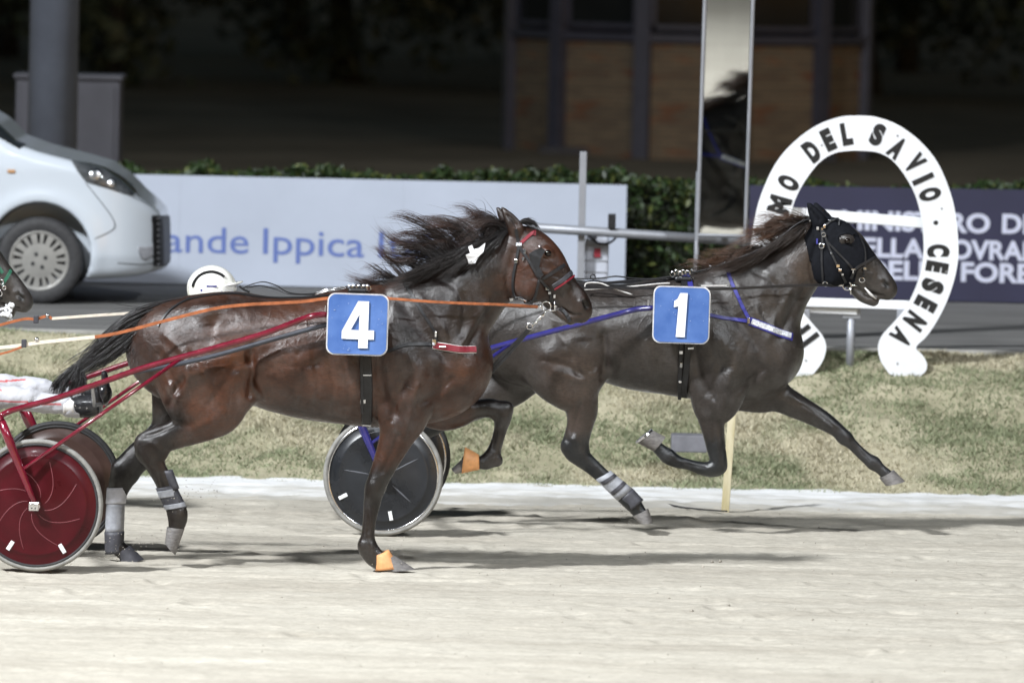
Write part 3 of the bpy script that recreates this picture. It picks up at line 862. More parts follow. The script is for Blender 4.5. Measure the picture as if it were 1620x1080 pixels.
# head
b.chain([(818, 355, 806, 440, 0, .078), (838, 352, 813, 466, 0, .098), (856, 368, 831, 477, 0, .104), (874, 393, 849, 479, 0, .094), (890, 417, 866, 482, 0, .074),
         (905, 438, 882, 488, 0, .060), (921, 455, 894, 498, 0, .058), (931, 473, 903, 508, 0, .055), (929, 488, 909, 509, 0, .042)], k=0.02)
b.chain([(868, 474, 862, 486, 0, .045), (890, 489, 883, 502, 0, .045), (908, 500, 898, 513, 0, .04)], k=0.012)
# ears
for (yo, dx) in ((-0.055, 0), (0.055, -8)):
    b.chain([(804 + dx, 368, 828 + dx, 356, yo, .030), (798 + dx, 352, 818 + dx, 345, yo, .034), (794 + dx, 339, 807 + dx, 336, yo, .024), (792 + dx, 329, 797 + dx, 328, yo, .008)], k=0.012)
# near fore leg (back edge, front edge)
b.chain([(592, 560, 690, 560, -.14, .11), (592, 610, 690, 615, -.16, .105), (596, 650, 680, 655, -.16, .09), (600, 680, 661, 685, -.15, .075), (594, 710, 646, 708, -.145, .065),
         (583, 747, 629, 735, -.14, .056), (576, 773, 611, 769, -.14, .052), (575, 793, 603, 793, -.14, .040), (574, 820, 595, 826, -.14, .033), (571, 845, 593, 848, -.14, .034),
         (566, 866, 597, 862, -.14, .042), (574, 884, 606, 872, -.14, .038), (588, 896, 618, 882, -.14, .040)], k=0.04)
# far fore leg, folded (top/front edge, bottom/back edge)
b.chain([(680, 560, 640, 655, .13, .11), (715, 600, 672, 674, .15, .10), (742, 629, 702, 674, .15, .080), (768, 630, 736, 665, .145, .062), (790, 632, 764, 659, .14, .055), (807, 646, 779, 663, .14, .052),
         (808, 660, 781, 670, .14, .047), (803, 678, 781, 678, .14, .036), (796, 702, 775, 701, .14, .032), (791, 722, 766, 717, .14, .038), (780, 739, 760, 720, .14, .040), (762, 741, 755, 722, .14, .038), (745, 743, 740, 716, .14, .040)], k=0.035)
# near hind leg (rear edge, front edge)
b.chain([(255, 556, 396, 556, -.12, .13), (246, 585, 402, 590, -.145, .15), (258, 625, 397, 620, -.155, .125), (281, 652, 386, 642, -.155, .10), (262, 668, 352, 677, -.15, .078), (240, 680, 317, 693, -.145, .062),
         (220, 688, 288, 703, -.14, .056), (213, 701, 268, 716, -.14, .054), (220, 717, 262, 729, -.14, .050), (230, 738, 266, 742, -.14, .040), (240, 755, 273, 757, -.14, .035), (250, 776, 281, 777, -.14, .035),
         (260, 800, 293, 797, -.14, .040), (265, 818, 297, 815, -.14, .042), (266, 832, 293, 831, -.14, .037), (264, 846, 288, 846, -.14, .040)], k=0.035)
# far hind leg
b.chain([(250, 575, 380, 565, .12, .13), (238, 600, 340, 610, .145, .13), (241, 635, 312, 650, .15, .10), (240, 668, 285, 690, .15, .075), (212, 698, 260, 718, .145, .060), (190, 719, 238, 736, .14, .055),
         (179, 735, 222, 752, .14, .052), (174, 752, 210, 768, .14, .045), (171, 775, 201, 785, .14, .036), (169, 806, 197, 806, .14, .034), (168, 836, 194, 838, .14, .036), (170, 862, 196, 858, .14, .042), (185, 880, 205, 864, .14, .04)], k=0.035)
def bone(px, py, yo, r, k=0.02, Y=Y_H4): b.blob(P(px, py, Y + yo), r, k)
bone(800, 646, .14, (.046, .044, .044)); bone(786, 728, .14, (.036, .034, .036)); bone(594, 772, -.14, (.052, .046, .05)); bone(580, 864, -.14, (.044, .040, .044))
bone(224, 698, -.14, (.034, .036, .034), .03); bone(245, 716, -.14, (.058, .046, .05)); bone(281, 812, -.14, (.046, .040, .044)); bone(186, 738, .14, (.032, .036, .034), .03); bone(204, 752, .14, (.052, .044, .045))
bone(388, 628, -.17, (.055, .06, .06), .05); bone(735, 590, -.10, (.07, .08, .10), .06); bone(735, 590, .10, (.07, .08, .10), .06)
bone(866, 400, -.078, (.030, .020, .022), .02); bone(866, 400, .078, (.030, .020, .022), .02); bone(838, 455, -.07, (.085, .045, .085), .05); bone(838, 455, .07, (.085, .045, .085), .05)
bone(922, 480, -.042, (.024, .022, .034), .02); bone(922, 480, .042, (.024, .022, .034), .02)
bone(332, 492, -.12, (.12, .09, .06), .05); bone(332, 492, .12, (.12, .09, .06), .05)
V, Q = b.mesh(2)
NB = (-1, -0.02)
G4 = [  # muscle relief: outline px, radius px, depth m, lateral range
    ([(396, 560), (400, 590), (397, 625)], 9, -0.020, ALL), ([(398, 540), (396, 570)], 12, -0.012, ALL),
    ([(408, 600), (415, 612), (420, 625)], 10, 0.012, ALL), ([(400, 585), (430, 570), (460, 590)], 14, 0.010, ALL),
    ([(300, 590), (340, 585), (375, 600)], 20, 0.012, ALL), ([(290, 600), (275, 620), (266, 640)], 7, -0.016, NEAR),
    ([(270, 610), (275, 625), (283, 632)], 7, 0.012, NEAR), ([(252, 560), (268, 590), (280, 610)], 8, -0.008, ALL),
    ([(350, 655), (330, 668), (300, 680)], 8, 0.008, NEAR), ([(330, 640), (350, 615), (372, 580)], 8, -0.008, NEAR),
    ([(450, 560), (490, 590), (500, 630)], 18, 0.010, ALL), ([(430, 620), (480, 640), (530, 645)], 10, -0.006, ALL),
    ([(640, 480), (668, 520), (700, 560), (705, 600)], 14, -0.014, ALL), ([(612, 470), (600, 540), (605, 620), (625, 655)], 11, -0.018, ALL),
    ([(640, 560), (660, 590), (650, 630)], 18, 0.016, ALL), ([(690, 570), (710, 590), (705, 620)], 12, 0.012, ALL), ([(660, 640), (690, 625), (715, 600)], 8, -0.012, ALL),
    ([(735, 440), (715, 480), (700, 520)], 12, 0.008, ALL), ([(790, 470), (765, 505), (740, 550)], 9, -0.014, ALL), ([(770, 480), (745, 520), (722, 560)], 9, 0.009, ALL),
    ([(812, 400), (803, 440), (806, 468)], 7, -0.012, ALL), ([(835, 420), (843, 450), (838, 465)], 12, 0.008, ALL), ([(858, 430), (878, 440), (895, 450)], 6, 0.007, ALL), ([(865, 455), (885, 470)], 7, -0.010, ALL),
    ([(863, 396), (868, 400)], 7, 0.010, ALL), ([(862, 404), (870, 408)], 5, -0.006, ALL), ([(925, 479), (928, 484)], 5, -0.016, ALL), ([(917, 476), (922, 488)], 4, 0.006, ALL), ([(920, 499), (903, 497), (892, 491)], 3, -0.009, ALL),
    ([(816, 356), (812, 348), (804, 340)], 3.5, -0.018, (-1, -0.06)),
    ([(590, 765), (598, 778)], 7, 0.006, NEAR), ([(630, 690), (618, 720), (605, 745)], 5, -0.007, NEAR), ([(584, 800), (583, 840)], 3, -0.005, NEAR),
    ([(240, 700), (255, 712)], 6, 0.006, NEAR), ([(228, 690), (250, 684), (275, 672)], 4, -0.008, NEAR), ([(250, 750), (262, 790)], 3, -0.005, NEAR),
    ([(430, 590), (450, 600), (470, 622)], 9, 0.009, ALL), ([(440, 575), (470, 580), (505, 575)], 6, -0.006, ALL), ([(470, 560), (478, 610), (470, 640)], 5, -0.004, ALL), ([(495, 560), (503, 610), (497, 645)], 5, -0.004, ALL), ([(520, 565), (528, 610), (522, 650)], 5, -0.004, ALL), ([(545, 575), (552, 620), (546, 655)], 5, -0.004, ALL),
    ([(300, 560), (330, 600), (350, 640)], 6, -0.006, ALL), ([(262, 530), (290, 560), (300, 600)], 8, 0.007, ALL), ([(640, 600), (625, 640), (620, 665)], 6, -0.009, NEAR), ([(660, 610), (650, 650), (640, 690)], 6, 0.008, NEAR),
    ([(578, 800), (577, 850)], 2.5, 0.004, NEAR), ([(246, 745), (262, 800)], 2.5, 0.004, NEAR), ([(258, 735), (284, 795)], 2.5, 0.003, NEAR), ([(785, 680), (780, 712)], 2.5, -0.005, FAR), ([(184, 780), (182, 850)], 3, -0.005, FAR),
    ([(690, 440), (720, 455), (735, 490), (730, 530)], 7, -0.007, ALL), ([(665, 470), (690, 500), (705, 530)], 7, 0.007, ALL), ([(845, 440), (868, 436), (890, 440)], 4, -0.006, ALL), ([(870, 412), (885, 432), (898, 450)], 4, 0.004, ALL),
    ([(350, 480), (320, 500), (290, 530)], 22, 0.006, ALL), ([(330, 540), (345, 500), (380, 480)], 10, -0.006, ALL),
]
V = sculpt(V, Q, [(a_, r_, 1.1 * d_, y_) for (a_, r_, d_, y_) in G4], Y_H4)
s4 = Skin(V, Q, Y_H4)
def base_of(Y, px, py):
    p = P(px, py, Y); return (p[0], Y, 0.0)
horse4 = mk('horse', V, Q, M['bay'], origin=base_of(Y_H4, 500, 800), smooth=True)
tag(horse4, 'bay trotting horse wearing the blue number 4 plate and a red browband', 'horse', 'trotters racing on the sand')
LEGS4 = [([(560, 740), (640, 740), (640, 920), (540, 920)], NEAR, 14, BLK), ([(745, 600), (830, 600), (830, 780), (690, 780), (750, 690)], FAR, 14, BLK),
         ([(300, 660), (262, 735), (310, 760), (310, 900), (150, 900), (150, 700), (215, 668), (265, 640)], ALL, 16, BLK), ([(230, 600), (262, 600), (262, 700), (140, 760), (140, 920), (215, 920)], (0.03, 1), 14, (0.6, 0.75, 0.9)),
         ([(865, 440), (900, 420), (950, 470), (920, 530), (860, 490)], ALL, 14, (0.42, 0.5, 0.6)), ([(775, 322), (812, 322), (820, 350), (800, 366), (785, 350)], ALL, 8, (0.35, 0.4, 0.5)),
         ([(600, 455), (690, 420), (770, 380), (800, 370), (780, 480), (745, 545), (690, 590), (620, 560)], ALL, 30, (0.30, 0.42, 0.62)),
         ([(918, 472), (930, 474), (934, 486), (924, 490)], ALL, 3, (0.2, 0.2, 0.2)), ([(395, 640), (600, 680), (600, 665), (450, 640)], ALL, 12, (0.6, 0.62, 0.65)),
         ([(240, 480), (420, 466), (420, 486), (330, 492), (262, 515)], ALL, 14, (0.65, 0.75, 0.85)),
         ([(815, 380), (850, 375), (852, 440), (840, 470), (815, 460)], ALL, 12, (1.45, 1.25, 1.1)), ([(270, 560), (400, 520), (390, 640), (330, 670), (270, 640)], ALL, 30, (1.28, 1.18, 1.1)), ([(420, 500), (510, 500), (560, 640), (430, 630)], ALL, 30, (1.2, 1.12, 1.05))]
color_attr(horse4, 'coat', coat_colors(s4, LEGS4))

def eyeball(sk, px, py, parent, r=0.019):
    h, n = sk.hit(px, py)
    for s in (-1, 1):
        c = h - n * r * 0.45
        if s > 0: c = np.array([c[0], 2 * sk.Y0 - c[1], c[2]])
        MB().sphere(c, r, 18, 12).build('eye', M['eye'], parent, smooth=True)
eyeball(s4, 866, 402, horse4)

def hoof(quad, Y, parent, wt=0.046, wb=0.062, mat='hoof'):
    V, F = quadloft(quad, Y, wt, wb, n=24, rings=7, concave=0.28)
    o = mk('hoof', V, F, M[mat], parent); autosmooth(o, 40); return o
def cuff(name, quad, Y, wt, wb, mat, parent, flare=0.25):
    V, F = quadloft(quad, Y, wt, wb, n=24, rings=7, flare=flare, cap=False)
    o = mk(name, V, F, M[mat], parent, smooth=True)
    md = o.modifiers.new('thickness', 'SOLIDIFY'); md.thickness = 0.006; md.offset = 1
    return o
# quads: top-front, top-back, bottom-front, bottom-back
hoof([(624, 878), (598, 890), (657, 900), (604, 903)], Y_H4 - .14, horse4)
cuff('bell_boot', [(615, 869), (591, 879), (634, 897), (594, 902)], Y_H4 - .14, 0.044, 0.066, 'orange_rubber', horse4)
hoof([(742, 716), (746, 743), (714, 741), (722, 749)], Y_H4 + .14, horse4)
cuff('bell_boot', [(757, 720), (758, 741), (735, 708), (730, 747)], Y_H4 + .14, 0.042, 0.066, 'orange_rubber', horse4)
hoof([(292, 836), (264, 833), (278, 877), (261, 858)], Y_H4 - .14, horse4)
hoof([(206, 862), (186, 874), (228, 884), (192, 893)], Y_H4 + .14, horse4, mat='dark_boot')
# brushing boots
cuff('leg_boot', [(278, 766), (246, 772), (296, 802), (261, 806)], Y_H4 - .14, 0.040, 0.044, 'dark_boot', horse4)
bt = cuff('leg_boot', [(273, 742), (257, 745), (284, 772), (270, 776)], Y_H4 - .15, 0.025, 0.028, 'dark_boot', horse4)
cuff('boot_strap', [(280, 771), (248, 777), (284, 782), (252, 788)], Y_H4 - .14, 0.044, 0.045, 'grey_boot', horse4, flare=0)
cuff('boot_strap', [(292, 793), (258, 799), (295, 800), (261, 806)], Y_H4 - .14, 0.048, 0.048, 'grey_boot', horse4, flare=0)
cuff('leg_boot', [(198, 794), (168, 794), (196, 842), (166, 842)], Y_H4 + .14, 0.042, 0.045, 'grey_boot', horse4)
cuff('leg_boot', [(203, 770), (169, 771), (199, 796), (167, 796)], Y_H4 + .14, 0.045, 0.044, 'plate_edge_boot', horse4)
cuff('leg_boot', [(197, 840), (165, 841), (195, 874), (166, 876)], Y_H4 + .14, 0.048, 0.050, 'dark_boot', horse4)

def tints(n, m, base, tip, p=2.0, v=0.35):
    t = np.linspace(0, 1, m) ** p
    c = np.array(base)[None, None, :] * (1 - t)[None, :, None] + np.array(tip)[None, None, :] * t[None, :, None]
    return c * (1 + v * RNG.uniform(-1, 1, (n, 1, 1)))
def W(pts, Y): return [P(x, y, Y + (o[0] if o else 0)) for (x, y, *o) in pts]
DARK = (0.012, 0.010, 0.010)
mane_g = [W(g, Y_H4) for g in [
    [(812, 358), (798, 354), (782, 358), (762, 366)],
    [(800, 366), (770, 352), (738, 349), (700, 348)],
    [(775, 378), (745, 358), (705, 352), (662, 366)],
    [(748, 392), (712, 366), (670, 362), (640, 372)],
    [(722, 407), (685, 384), (645, 378), (614, 386)],
    [(698, 420), (665, 398), (632, 396), (604, 384)],
    [(676, 431), (650, 416), (625, 416), (606, 402)],
    [(655, 440), (634, 428), (608, 424), (585, 430)],
    [(632, 446), (612, 440), (592, 438), (572, 444)],
    [(610, 450), (596, 448), (582, 450), (566, 452)]]]
C1 = guided(mane_g, 2200, 14, 0.042, 0.6, 0.7, 0.026, locks=70, fray=0.011)
mane_n = [W(g, Y_H4) for g in [
    [(806, 361, -.03), (790, 380, -.10), (772, 398, -.115), (758, 408, -.12)],
    [(795, 368, -.03), (770, 386, -.105), (735, 410, -.125), (705, 428, -.14)],
    [(775, 378, -.03), (748, 392, -.105), (712, 415, -.13), (672, 442, -.16)],
    [(748, 392, -.03), (720, 402, -.11), (685, 424, -.14), (648, 448, -.175)],
    [(715, 412, -.03), (690, 418, -.12), (655, 432, -.15), (618, 446, -.16)],
    [(680, 430, -.03), (655, 436, -.13), (630, 442, -.15), (596, 448, -.15)]]]
C2 = guided(mane_n, 1300, 14, 0.016, 0.4, 0.6, 0.010, locks=46, fray=0.008)
hair('mane', np.vstack([C1, C2]), np.r_[RNG.uniform(.0010, .0022, 2200), RNG.uniform(.0014, .0028, 1300)],
     np.vstack([tints(2200, 14, (0.008, 0.0065, 0.0065), (0.075, 0.032, 0.02), 2.6, .4), tints(1300, 14, (0.008, 0.0065, 0.0065), (0.016, 0.011, 0.010), 1.5, .4)]), M['mane'], horse4)
C3 = guided([W(g, Y_H4) for g in [[(816, 357, -.02), (828, 350, -.03), (842, 353, -.04), (852, 366, -.05)], [(818, 356, .02), (832, 350, .01), (846, 355, 0), (856, 372, -.01)]]], 120, 10, 0.008, 0.3)
hair('forelock', C3, RNG.uniform(.0016, .003, 120), tints(120, 10, DARK, DARK), M['mane'], horse4)
tail_g = [W(g, Y_H4) for g in [
    [(290, 472, -.03), (250, 480, -.04), (200, 500, -.05), (150, 545, -.06), (128, 578, -.06)],
    [(284, 476, -.03), (245, 492, -.05), (195, 518, -.06), (150, 556, -.07), (125, 580, -.07)],
    [(280, 480, 0), (240, 505, -.05), (200, 532, -.07), (160, 562, -.08), (127, 582, -.07)],
    [(276, 484, .02), (242, 512, 0), (212, 540, -.02), (168, 570, -.05), (128, 582, -.06)]]]
C4 = guided(tail_g, 700, 14, 0.022, 0.0, 0.4, 0.015, locks=34, fray=0.009)
C5 = guided([W(g, Y_H4) for g in [[(278, 482, -.02), (235, 512, -.06), (222, 545, -.08), (215, 575, -.08)], [(274, 486, 0), (245, 510, -.04), (236, 540, -.06), (228, 566, -.06)], [(270, 486, 0), (225, 520, -.05), (180, 555, -.08), (150, 600, -.08)], [(280, 480, .02), (215, 492, 0), (165, 508, 0), (125, 530, 0)]]], 320, 12, 0.035, 0.5, 0.5, 0.01, locks=36, fray=0.012)
C6 = guided([W(g, Y_H4) for g in [[(128, 575, -.06), (104, 590, -.08), (88, 608, -.09), (82, 626, -.09)], [(127, 577, -.07), (112, 592, -.09), (100, 612, -.11), (95, 632, -.11)], [(126, 578, -.07), (124, 594, -.10), (116, 616, -.12), (112, 634, -.12)], [(126, 576, -.06), (132, 592, -.09), (134, 606, -.10), (130, 626, -.10)]]], 800, 12, 0.010, 0.25, 0.4, 0.015)
hair('tail', np.vstack([np.array([[np.interp(np.linspace(0, 1, 14), np.linspace(0, 1, 12), c[:, i]) for i in range(3)] for c in np.vstack([C5, C6])]).transpose(0, 2, 1), C4]), np.r_[RNG.uniform(.0011, .0024, 1120), RNG.uniform(.002, .0035, 700)],
     tints(1820, 14, (0.010, 0.009, 0.010), (0.022, 0.018, 0.018), 1.5, .4), M['mane'], horse4)
MB().lathe(P(127, 579, Y_H4 - .065), P(115, 590, Y_H4 - .065) - P(127, 579, Y_H4 - .065), [(0.0, -.022), (.018, -.02), (.022, 0), (.018, .02), (0, .022)], 14).build('tail_tie', M['black_cloth'], horse4, smooth=True)
# white tape tied into the mane
tp = [(737, 401), (744, 398), (741, 388), (747, 385), (750, 392), (758, 390), (768, 382), (765, 396), (757, 404), (752, 414), (742, 415), (740, 408)]
Vt, Ft = prism([(P(x, y, Y_H4)[0], P(x, y, Y_H4)[2]) for x, y in tp], depth=0.012)
Vt[:, 1] += Y_H4 - 0.16 + 0.012 * np.sin(Vt[:, 0] * 160) * np.cos(Vt[:, 2] * 130)
tpo = mk('mane_tape', Vt, Ft, M['white_cloth'], horse4)

# ---------------------------------------------------------------- the dark horse with the number 1
b = Body(Y_H1, (-0.95, Y_H1 - 0.42, 0.0), (2.55, Y_H1 + 0.42, 2.12), 0.0092)
b.chain([(792, 478, 778, 540, 0, .115), (815, 455, 795, 590, 0, .20), (848, 446, 840, 612, 0, .245), (895, 441, 895, 608, 0, .26), (935, 447, 935, 598, 0, .258),
         (975, 449, 972, 607, 0, .27), (1015, 447, 1015, 618, 0, .28), (1060, 437, 1058, 624, 0, .278), (1105, 434, 1105, 632, 0, .26), (1150, 448, 1150, 636, 0, .24), (1195, 478, 1200, 628, 0, .21), (1228, 520, 1232, 596, 0, .15)], k=0.03)
b.chain([(1100, 433, 1222, 590, 0, .20), (1140, 428, 1250, 536, 0, .165), (1190, 412, 1258, 505, 0, .128), (1232, 388, 1272, 478, 0, .105), (1262, 364, 1284, 458, 0, .092), (1284, 350, 1294, 440, 0, .085)], k=0.05)
b.chain([(1296, 345, 1289, 425, 0, .078), (1316, 342, 1298, 446, 0, .096), (1336, 353, 1316, 452, 0, .100), (1354, 372, 1334, 456, 0, .090), (1370, 391, 1350, 461, 0, .072),
         (1385, 408, 1364, 464, 0, .060), (1401, 426, 1378, 466, 0, .056), (1414, 444, 1391, 471, 0, .054), (1412, 458, 1397, 472, 0, .042)], k=0.02)
b.chain([(1352, 452, 1348, 466, 0, .045), (1368, 463, 1360, 477, 0, .046), (1386, 470, 1378, 484, 0, .036)], k=0.010)
for (yo, dx) in ((-0.055, 0), (0.055, 10)):
    b.chain([(1284 + dx, 355, 1306 + dx, 345, yo, .028), (1281 + dx, 341, 1298 + dx, 338, yo, .030), (1278 + dx, 330, 1289 + dx, 329, yo, .020), (1277 + dx, 322, 1281 + dx, 322, yo, .007)], k=0.012)
# near fore, folded back (rear edge, front edge)
b.chain([(1085, 540, 1185, 540, -.14, .11), (1086, 590, 1188, 590, -.16, .105), (1093, 630, 1172, 634, -.16, .09), (1101, 654, 1148, 652, -.15, .072), (1110, 680, 1147, 684, -.145, .060), (1117, 706, 1149, 712, -.14, .053),
         (1124, 727, 1150, 736, -.14, .050), (1120, 730, 1138, 752, -.14, .046), (1106, 729, 1118, 753, -.14, .038), (1088, 725, 1092, 744, -.14, .033), (1072, 719, 1068, 740, -.14, .036), (1060, 709, 1050, 731, -.14, .042), (1050, 703, 1037, 718, -.14, .037), (1044, 697, 1030, 709, -.14, .040)], k=0.03)
# far fore, stretched out (upper edge, lower edge)
b.chain([(1190, 540, 1130, 640, .13, .11), (1225, 580, 1175, 645, .15, .10), (1245, 606, 1212, 646, .15, .080), (1275, 628, 1252, 660, .145, .062), (1305, 648, 1290, 676, .14, .052), (1328, 667, 1313, 687, .14, .050), (1343, 683, 1330, 700, .14, .046),
         (1357, 699, 1346, 713, .14, .034), (1372, 713, 1360, 727, .14, .032), (1386, 723, 1373, 738, .14, .040), (1400, 736, 1388, 749, .14, .036), (1410, 744, 1394, 756, .14, .040)], k=0.035)
# near hind (rear edge, front edge)
b.chain([(812, 530, 948, 535, -.12, .13), (818, 565, 957, 572, -.145, .15), (850, 604, 954, 602, -.155, .125), (882, 625, 949, 625, -.155, .10), (895, 650, 946, 648, -.15, .078), (896, 673, 939, 672, -.145, .062),
         (891, 694, 933, 695, -.14, .056), (889, 710, 933, 708, -.14, .054), (900, 725, 938, 720, -.14, .048), (920, 741, 948, 730, -.14, .038), (940, 757, 963, 745, -.14, .034), (958, 773, 979, 759, -.14, .035),
         (978, 793, 1001, 776, -.14, .041), (988, 802, 1014, 791, -.14, .041), (997, 810, 1020, 801, -.14, .037), (1003, 817, 1025, 811, -.14, .040)], k=0.035)
# far hind, pushed off behind (upper edge, lower edge)
b.chain([(812, 535, 900, 590, .12, .13), (785, 560, 862, 610, .145, .13), (768, 592, 836, 628, .15, .10), (738, 618, 800, 645, .15, .075), (706, 638, 752, 664, .145, .06), (684, 648, 712, 678, .14, .055), (668, 662, 690, 688, .14, .050), (650, 678, 664, 698, .14, .038),
         (630, 694, 640, 712, .14, .034), (612, 708, 622, 728, .14, .036), (598, 722, 612, 742, .14, .042), (588, 738, 604, 752, .14, .036), (580, 748, 598, 758, .14, .040)], k=0.035)
def bone1(px, py, yo, r, k=0.02): b.blob(P(px, py, Y_H1 + yo), r, k)
bone1(1138, 738, -.14, (.046, .044, .046)); bone1(1058, 722, -.14, (.042, .038, .040)); bone1(1336, 692, .14, (.048, .044, .044)); bone1(1382, 732, .14, (.042, .038, .040))
bone1(897, 706, -.14, (.034, .036, .036), .03); bone1(915, 712, -.14, (.056, .046, .05)); bone1(1000, 792, -.14, (.044, .040, .042)); bone1(946, 592, -.17, (.055, .06, .07), .05); bone1(1232, 580, -.10, (.07, .08, .10), .06); bone1(1232, 580, .10, (.07, .08, .10), .06)
bone1(1340, 380, -.074, (.030, .020, .022), .02); bone1(1340, 380, .074, (.030, .020, .022), .02); bone1(1315, 430, -.066, (.08, .042, .08), .05); bone1(1315, 430, .066, (.08, .042, .08), .05)
bone1(1402, 450, -.040, (.024, .022, .030), .02); bone1(1402, 450, .040, (.024, .022, .030), .02); bone1(1380, 474, 0, (.035, .038, .025), .02)
V, Q = b.mesh(2)
G1 = [
    ([(955, 530), (958, 565), (954, 598)], 9, -0.022, ALL), ([(965, 560), (985, 580), (975, 600)], 12, 0.010, ALL), ([(870, 560), (910, 545), (940, 565)], 18, 0.014, ALL), ([(880, 590), (920, 600), (945, 590)], 10, 0.010, NEAR), ([(860, 570), (900, 580), (930, 600)], 6, -0.008, NEAR),
    ([(1020, 540), (1035, 580), (1030, 610)], 16, 0.008, ALL), ([(1140, 460), (1165, 500), (1195, 540), (1200, 575)], 13, -0.014, ALL), ([(1112, 455), (1100, 530), (1105, 590), (1120, 620)], 10, -0.018, ALL),
    ([(1140, 540), (1160, 570), (1150, 605)], 17, 0.015, ALL), ([(1195, 560), (1210, 580), (1205, 605)], 11, 0.011, ALL), ([(1160, 620), (1185, 605), (1208, 585)], 8, -0.012, ALL),
    ([(1225, 420), (1208, 455), (1195, 495)], 11, 0.008, ALL), ([(1275, 455), (1255, 490), (1235, 530)], 8, -0.013, ALL), ([(1250, 460), (1230, 500), (1215, 535)], 8, 0.009, ALL),
    ([(1290, 390), (1283, 420), (1288, 445)], 6, -0.010, ALL), ([(1312, 410), (1320, 435), (1314, 446)], 10, 0.007, ALL), ([(1340, 418), (1358, 426), (1375, 436)], 6, 0.007, ALL), ([(1348, 436), (1368, 450)], 6, -0.009, ALL),
    ([(1336, 376), (1342, 380)], 8, 0.013, ALL), ([(1336, 386), (1344, 388)], 4, -0.006, ALL), ([(1398, 447), (1404, 452)], 5, -0.016, ALL), ([(1392, 442), (1398, 456)], 4, 0.006, ALL), ([(1398, 468), (1382, 465), (1370, 460)], 2.5, -0.009, ALL),
    ([(1296, 348), (1290, 340), (1284, 332)], 3.5, -0.014, (-1, -0.06)), ([(1128, 660), (1130, 700)], 4, -0.007, NEAR), ([(1270, 640), (1300, 660), (1325, 680)], 4, -0.006, FAR),
    ([(985, 560), (995, 590), (990, 608)], 5, -0.004, ALL), ([(1010, 560), (1020, 595), (1014, 612)], 5, -0.004, ALL), ([(1040, 570), (1046, 600), (1040, 618)], 5, -0.004, ALL), ([(880, 520), (905, 560), (915, 590)], 7, -0.007, ALL), ([(1140, 580), (1130, 610), (1128, 630)], 6, -0.009, NEAR), ([(1155, 590), (1148, 625), (1140, 660)], 6, 0.008, NEAR),
    ([(1195, 430), (1222, 445), (1235, 475), (1230, 510)], 7, -0.007, ALL), ([(1170, 455), (1190, 480), (1205, 510)], 7, 0.007, ALL), ([(1250, 625), (1285, 650), (1315, 675)], 4, 0.005, FAR), ([(1345, 695), (1375, 728)], 2.5, -0.005, FAR), ([(925, 738), (970, 775)], 2.5, 0.004, NEAR),
    ([(905, 690), (915, 700)], 6, 0.006, NEAR), ([(905, 690), (912, 660), (918, 640)], 4, -0.008, NEAR), ([(930, 742), (960, 768)], 3, -0.005, NEAR), ([(1115, 740), (1085, 733)], 3, -0.004, NEAR),
]
V = sculpt(V, Q, [(a_, r_, 1.1 * d_, y_) for (a_, r_, d_, y_) in G1], Y_H1)
s1 = Skin(V, Q, Y_H1)
horse1 = mk('horse', V, Q, M['dark_bay'], origin=base_of(Y_H1, 1010, 800), smooth=True)
tag(horse1, 'dark brown trotting horse wearing the blue number 1 plate and a black hood', 'horse', 'trotters racing on the sand')
LEGS1 = [([(1090, 700), (1160, 690), (1160, 770), (1020, 760), (990, 690), (1060, 690)], NEAR, 14, BLK), ([(1300, 640), (1440, 700), (1440, 780), (1340, 740), (1290, 690)], FAR, 20, (0.5, 0.6, 0.75)),
         ([(880, 690), (945, 690), (1040, 800), (1020, 830), (900, 760)], NEAR, 14, BLK), ([(720, 600), (780, 650), (620, 780), (560, 740)], FAR, 14, BLK),
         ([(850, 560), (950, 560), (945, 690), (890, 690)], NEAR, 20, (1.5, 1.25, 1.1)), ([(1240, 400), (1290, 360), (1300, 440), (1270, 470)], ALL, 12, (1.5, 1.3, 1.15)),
         ([(1398, 440), (1408, 447), (1408, 456), (1398, 456)], ALL, 3, (0.15, 0.15, 0.15))]
CC1 = coat_colors(s1, LEGS1)
color_attr(horse1, 'coat', CC1)
eyeball(s1, 1340, 382, horse1)
hoof([(1053, 691), (1034, 714), (1032, 680), (1008, 700)], Y_H1 - .14, horse1)
sh = quadloft([(1033, 680), (1007, 701), (1031, 678), (1005, 699)], Y_H1 - .14, .063, .062, n=24, rings=2, cap=False)
so = mk('horseshoe', sh[0], sh[1], M['chrome'], horse1); md = so.modifiers.new('t', 'SOLIDIFY'); md.thickness = 0.012
hoof([(1414, 743), (1391, 756), (1432, 761), (1401, 768)], Y_H1 + .14, horse1)
hoof([(1026, 804), (1000, 816), (1033, 826), (1012, 828)], Y_H1 - .14, horse1)
hoof([(602, 756), (582, 744), (592, 774), (572, 760)], Y_H1 + .14, horse1)
cuff('leg_boot', [(966, 744), (942, 758), (1000, 772), (977, 792)], Y_H1 - .14, 0.042, 0.046, 'grey_boot', horse1)
cuff('boot_strap', [(972, 748), (948, 763), (976, 752), (953, 768)], Y_H1 - .14, 0.05, 0.05, 'dark_boot', horse1, flare=0)
cuff('boot_strap', [(986, 760), (964, 779), (991, 764), (969, 784)], Y_H1 - .14, 0.05, 0.05, 'dark_boot', horse1, flare=0)
cuff('fetlock_boot', [(1001, 772), (979, 791), (1018, 790), (996, 808)], Y_H1 - .14, 0.046, 0.048, 'dark_boot', horse1)
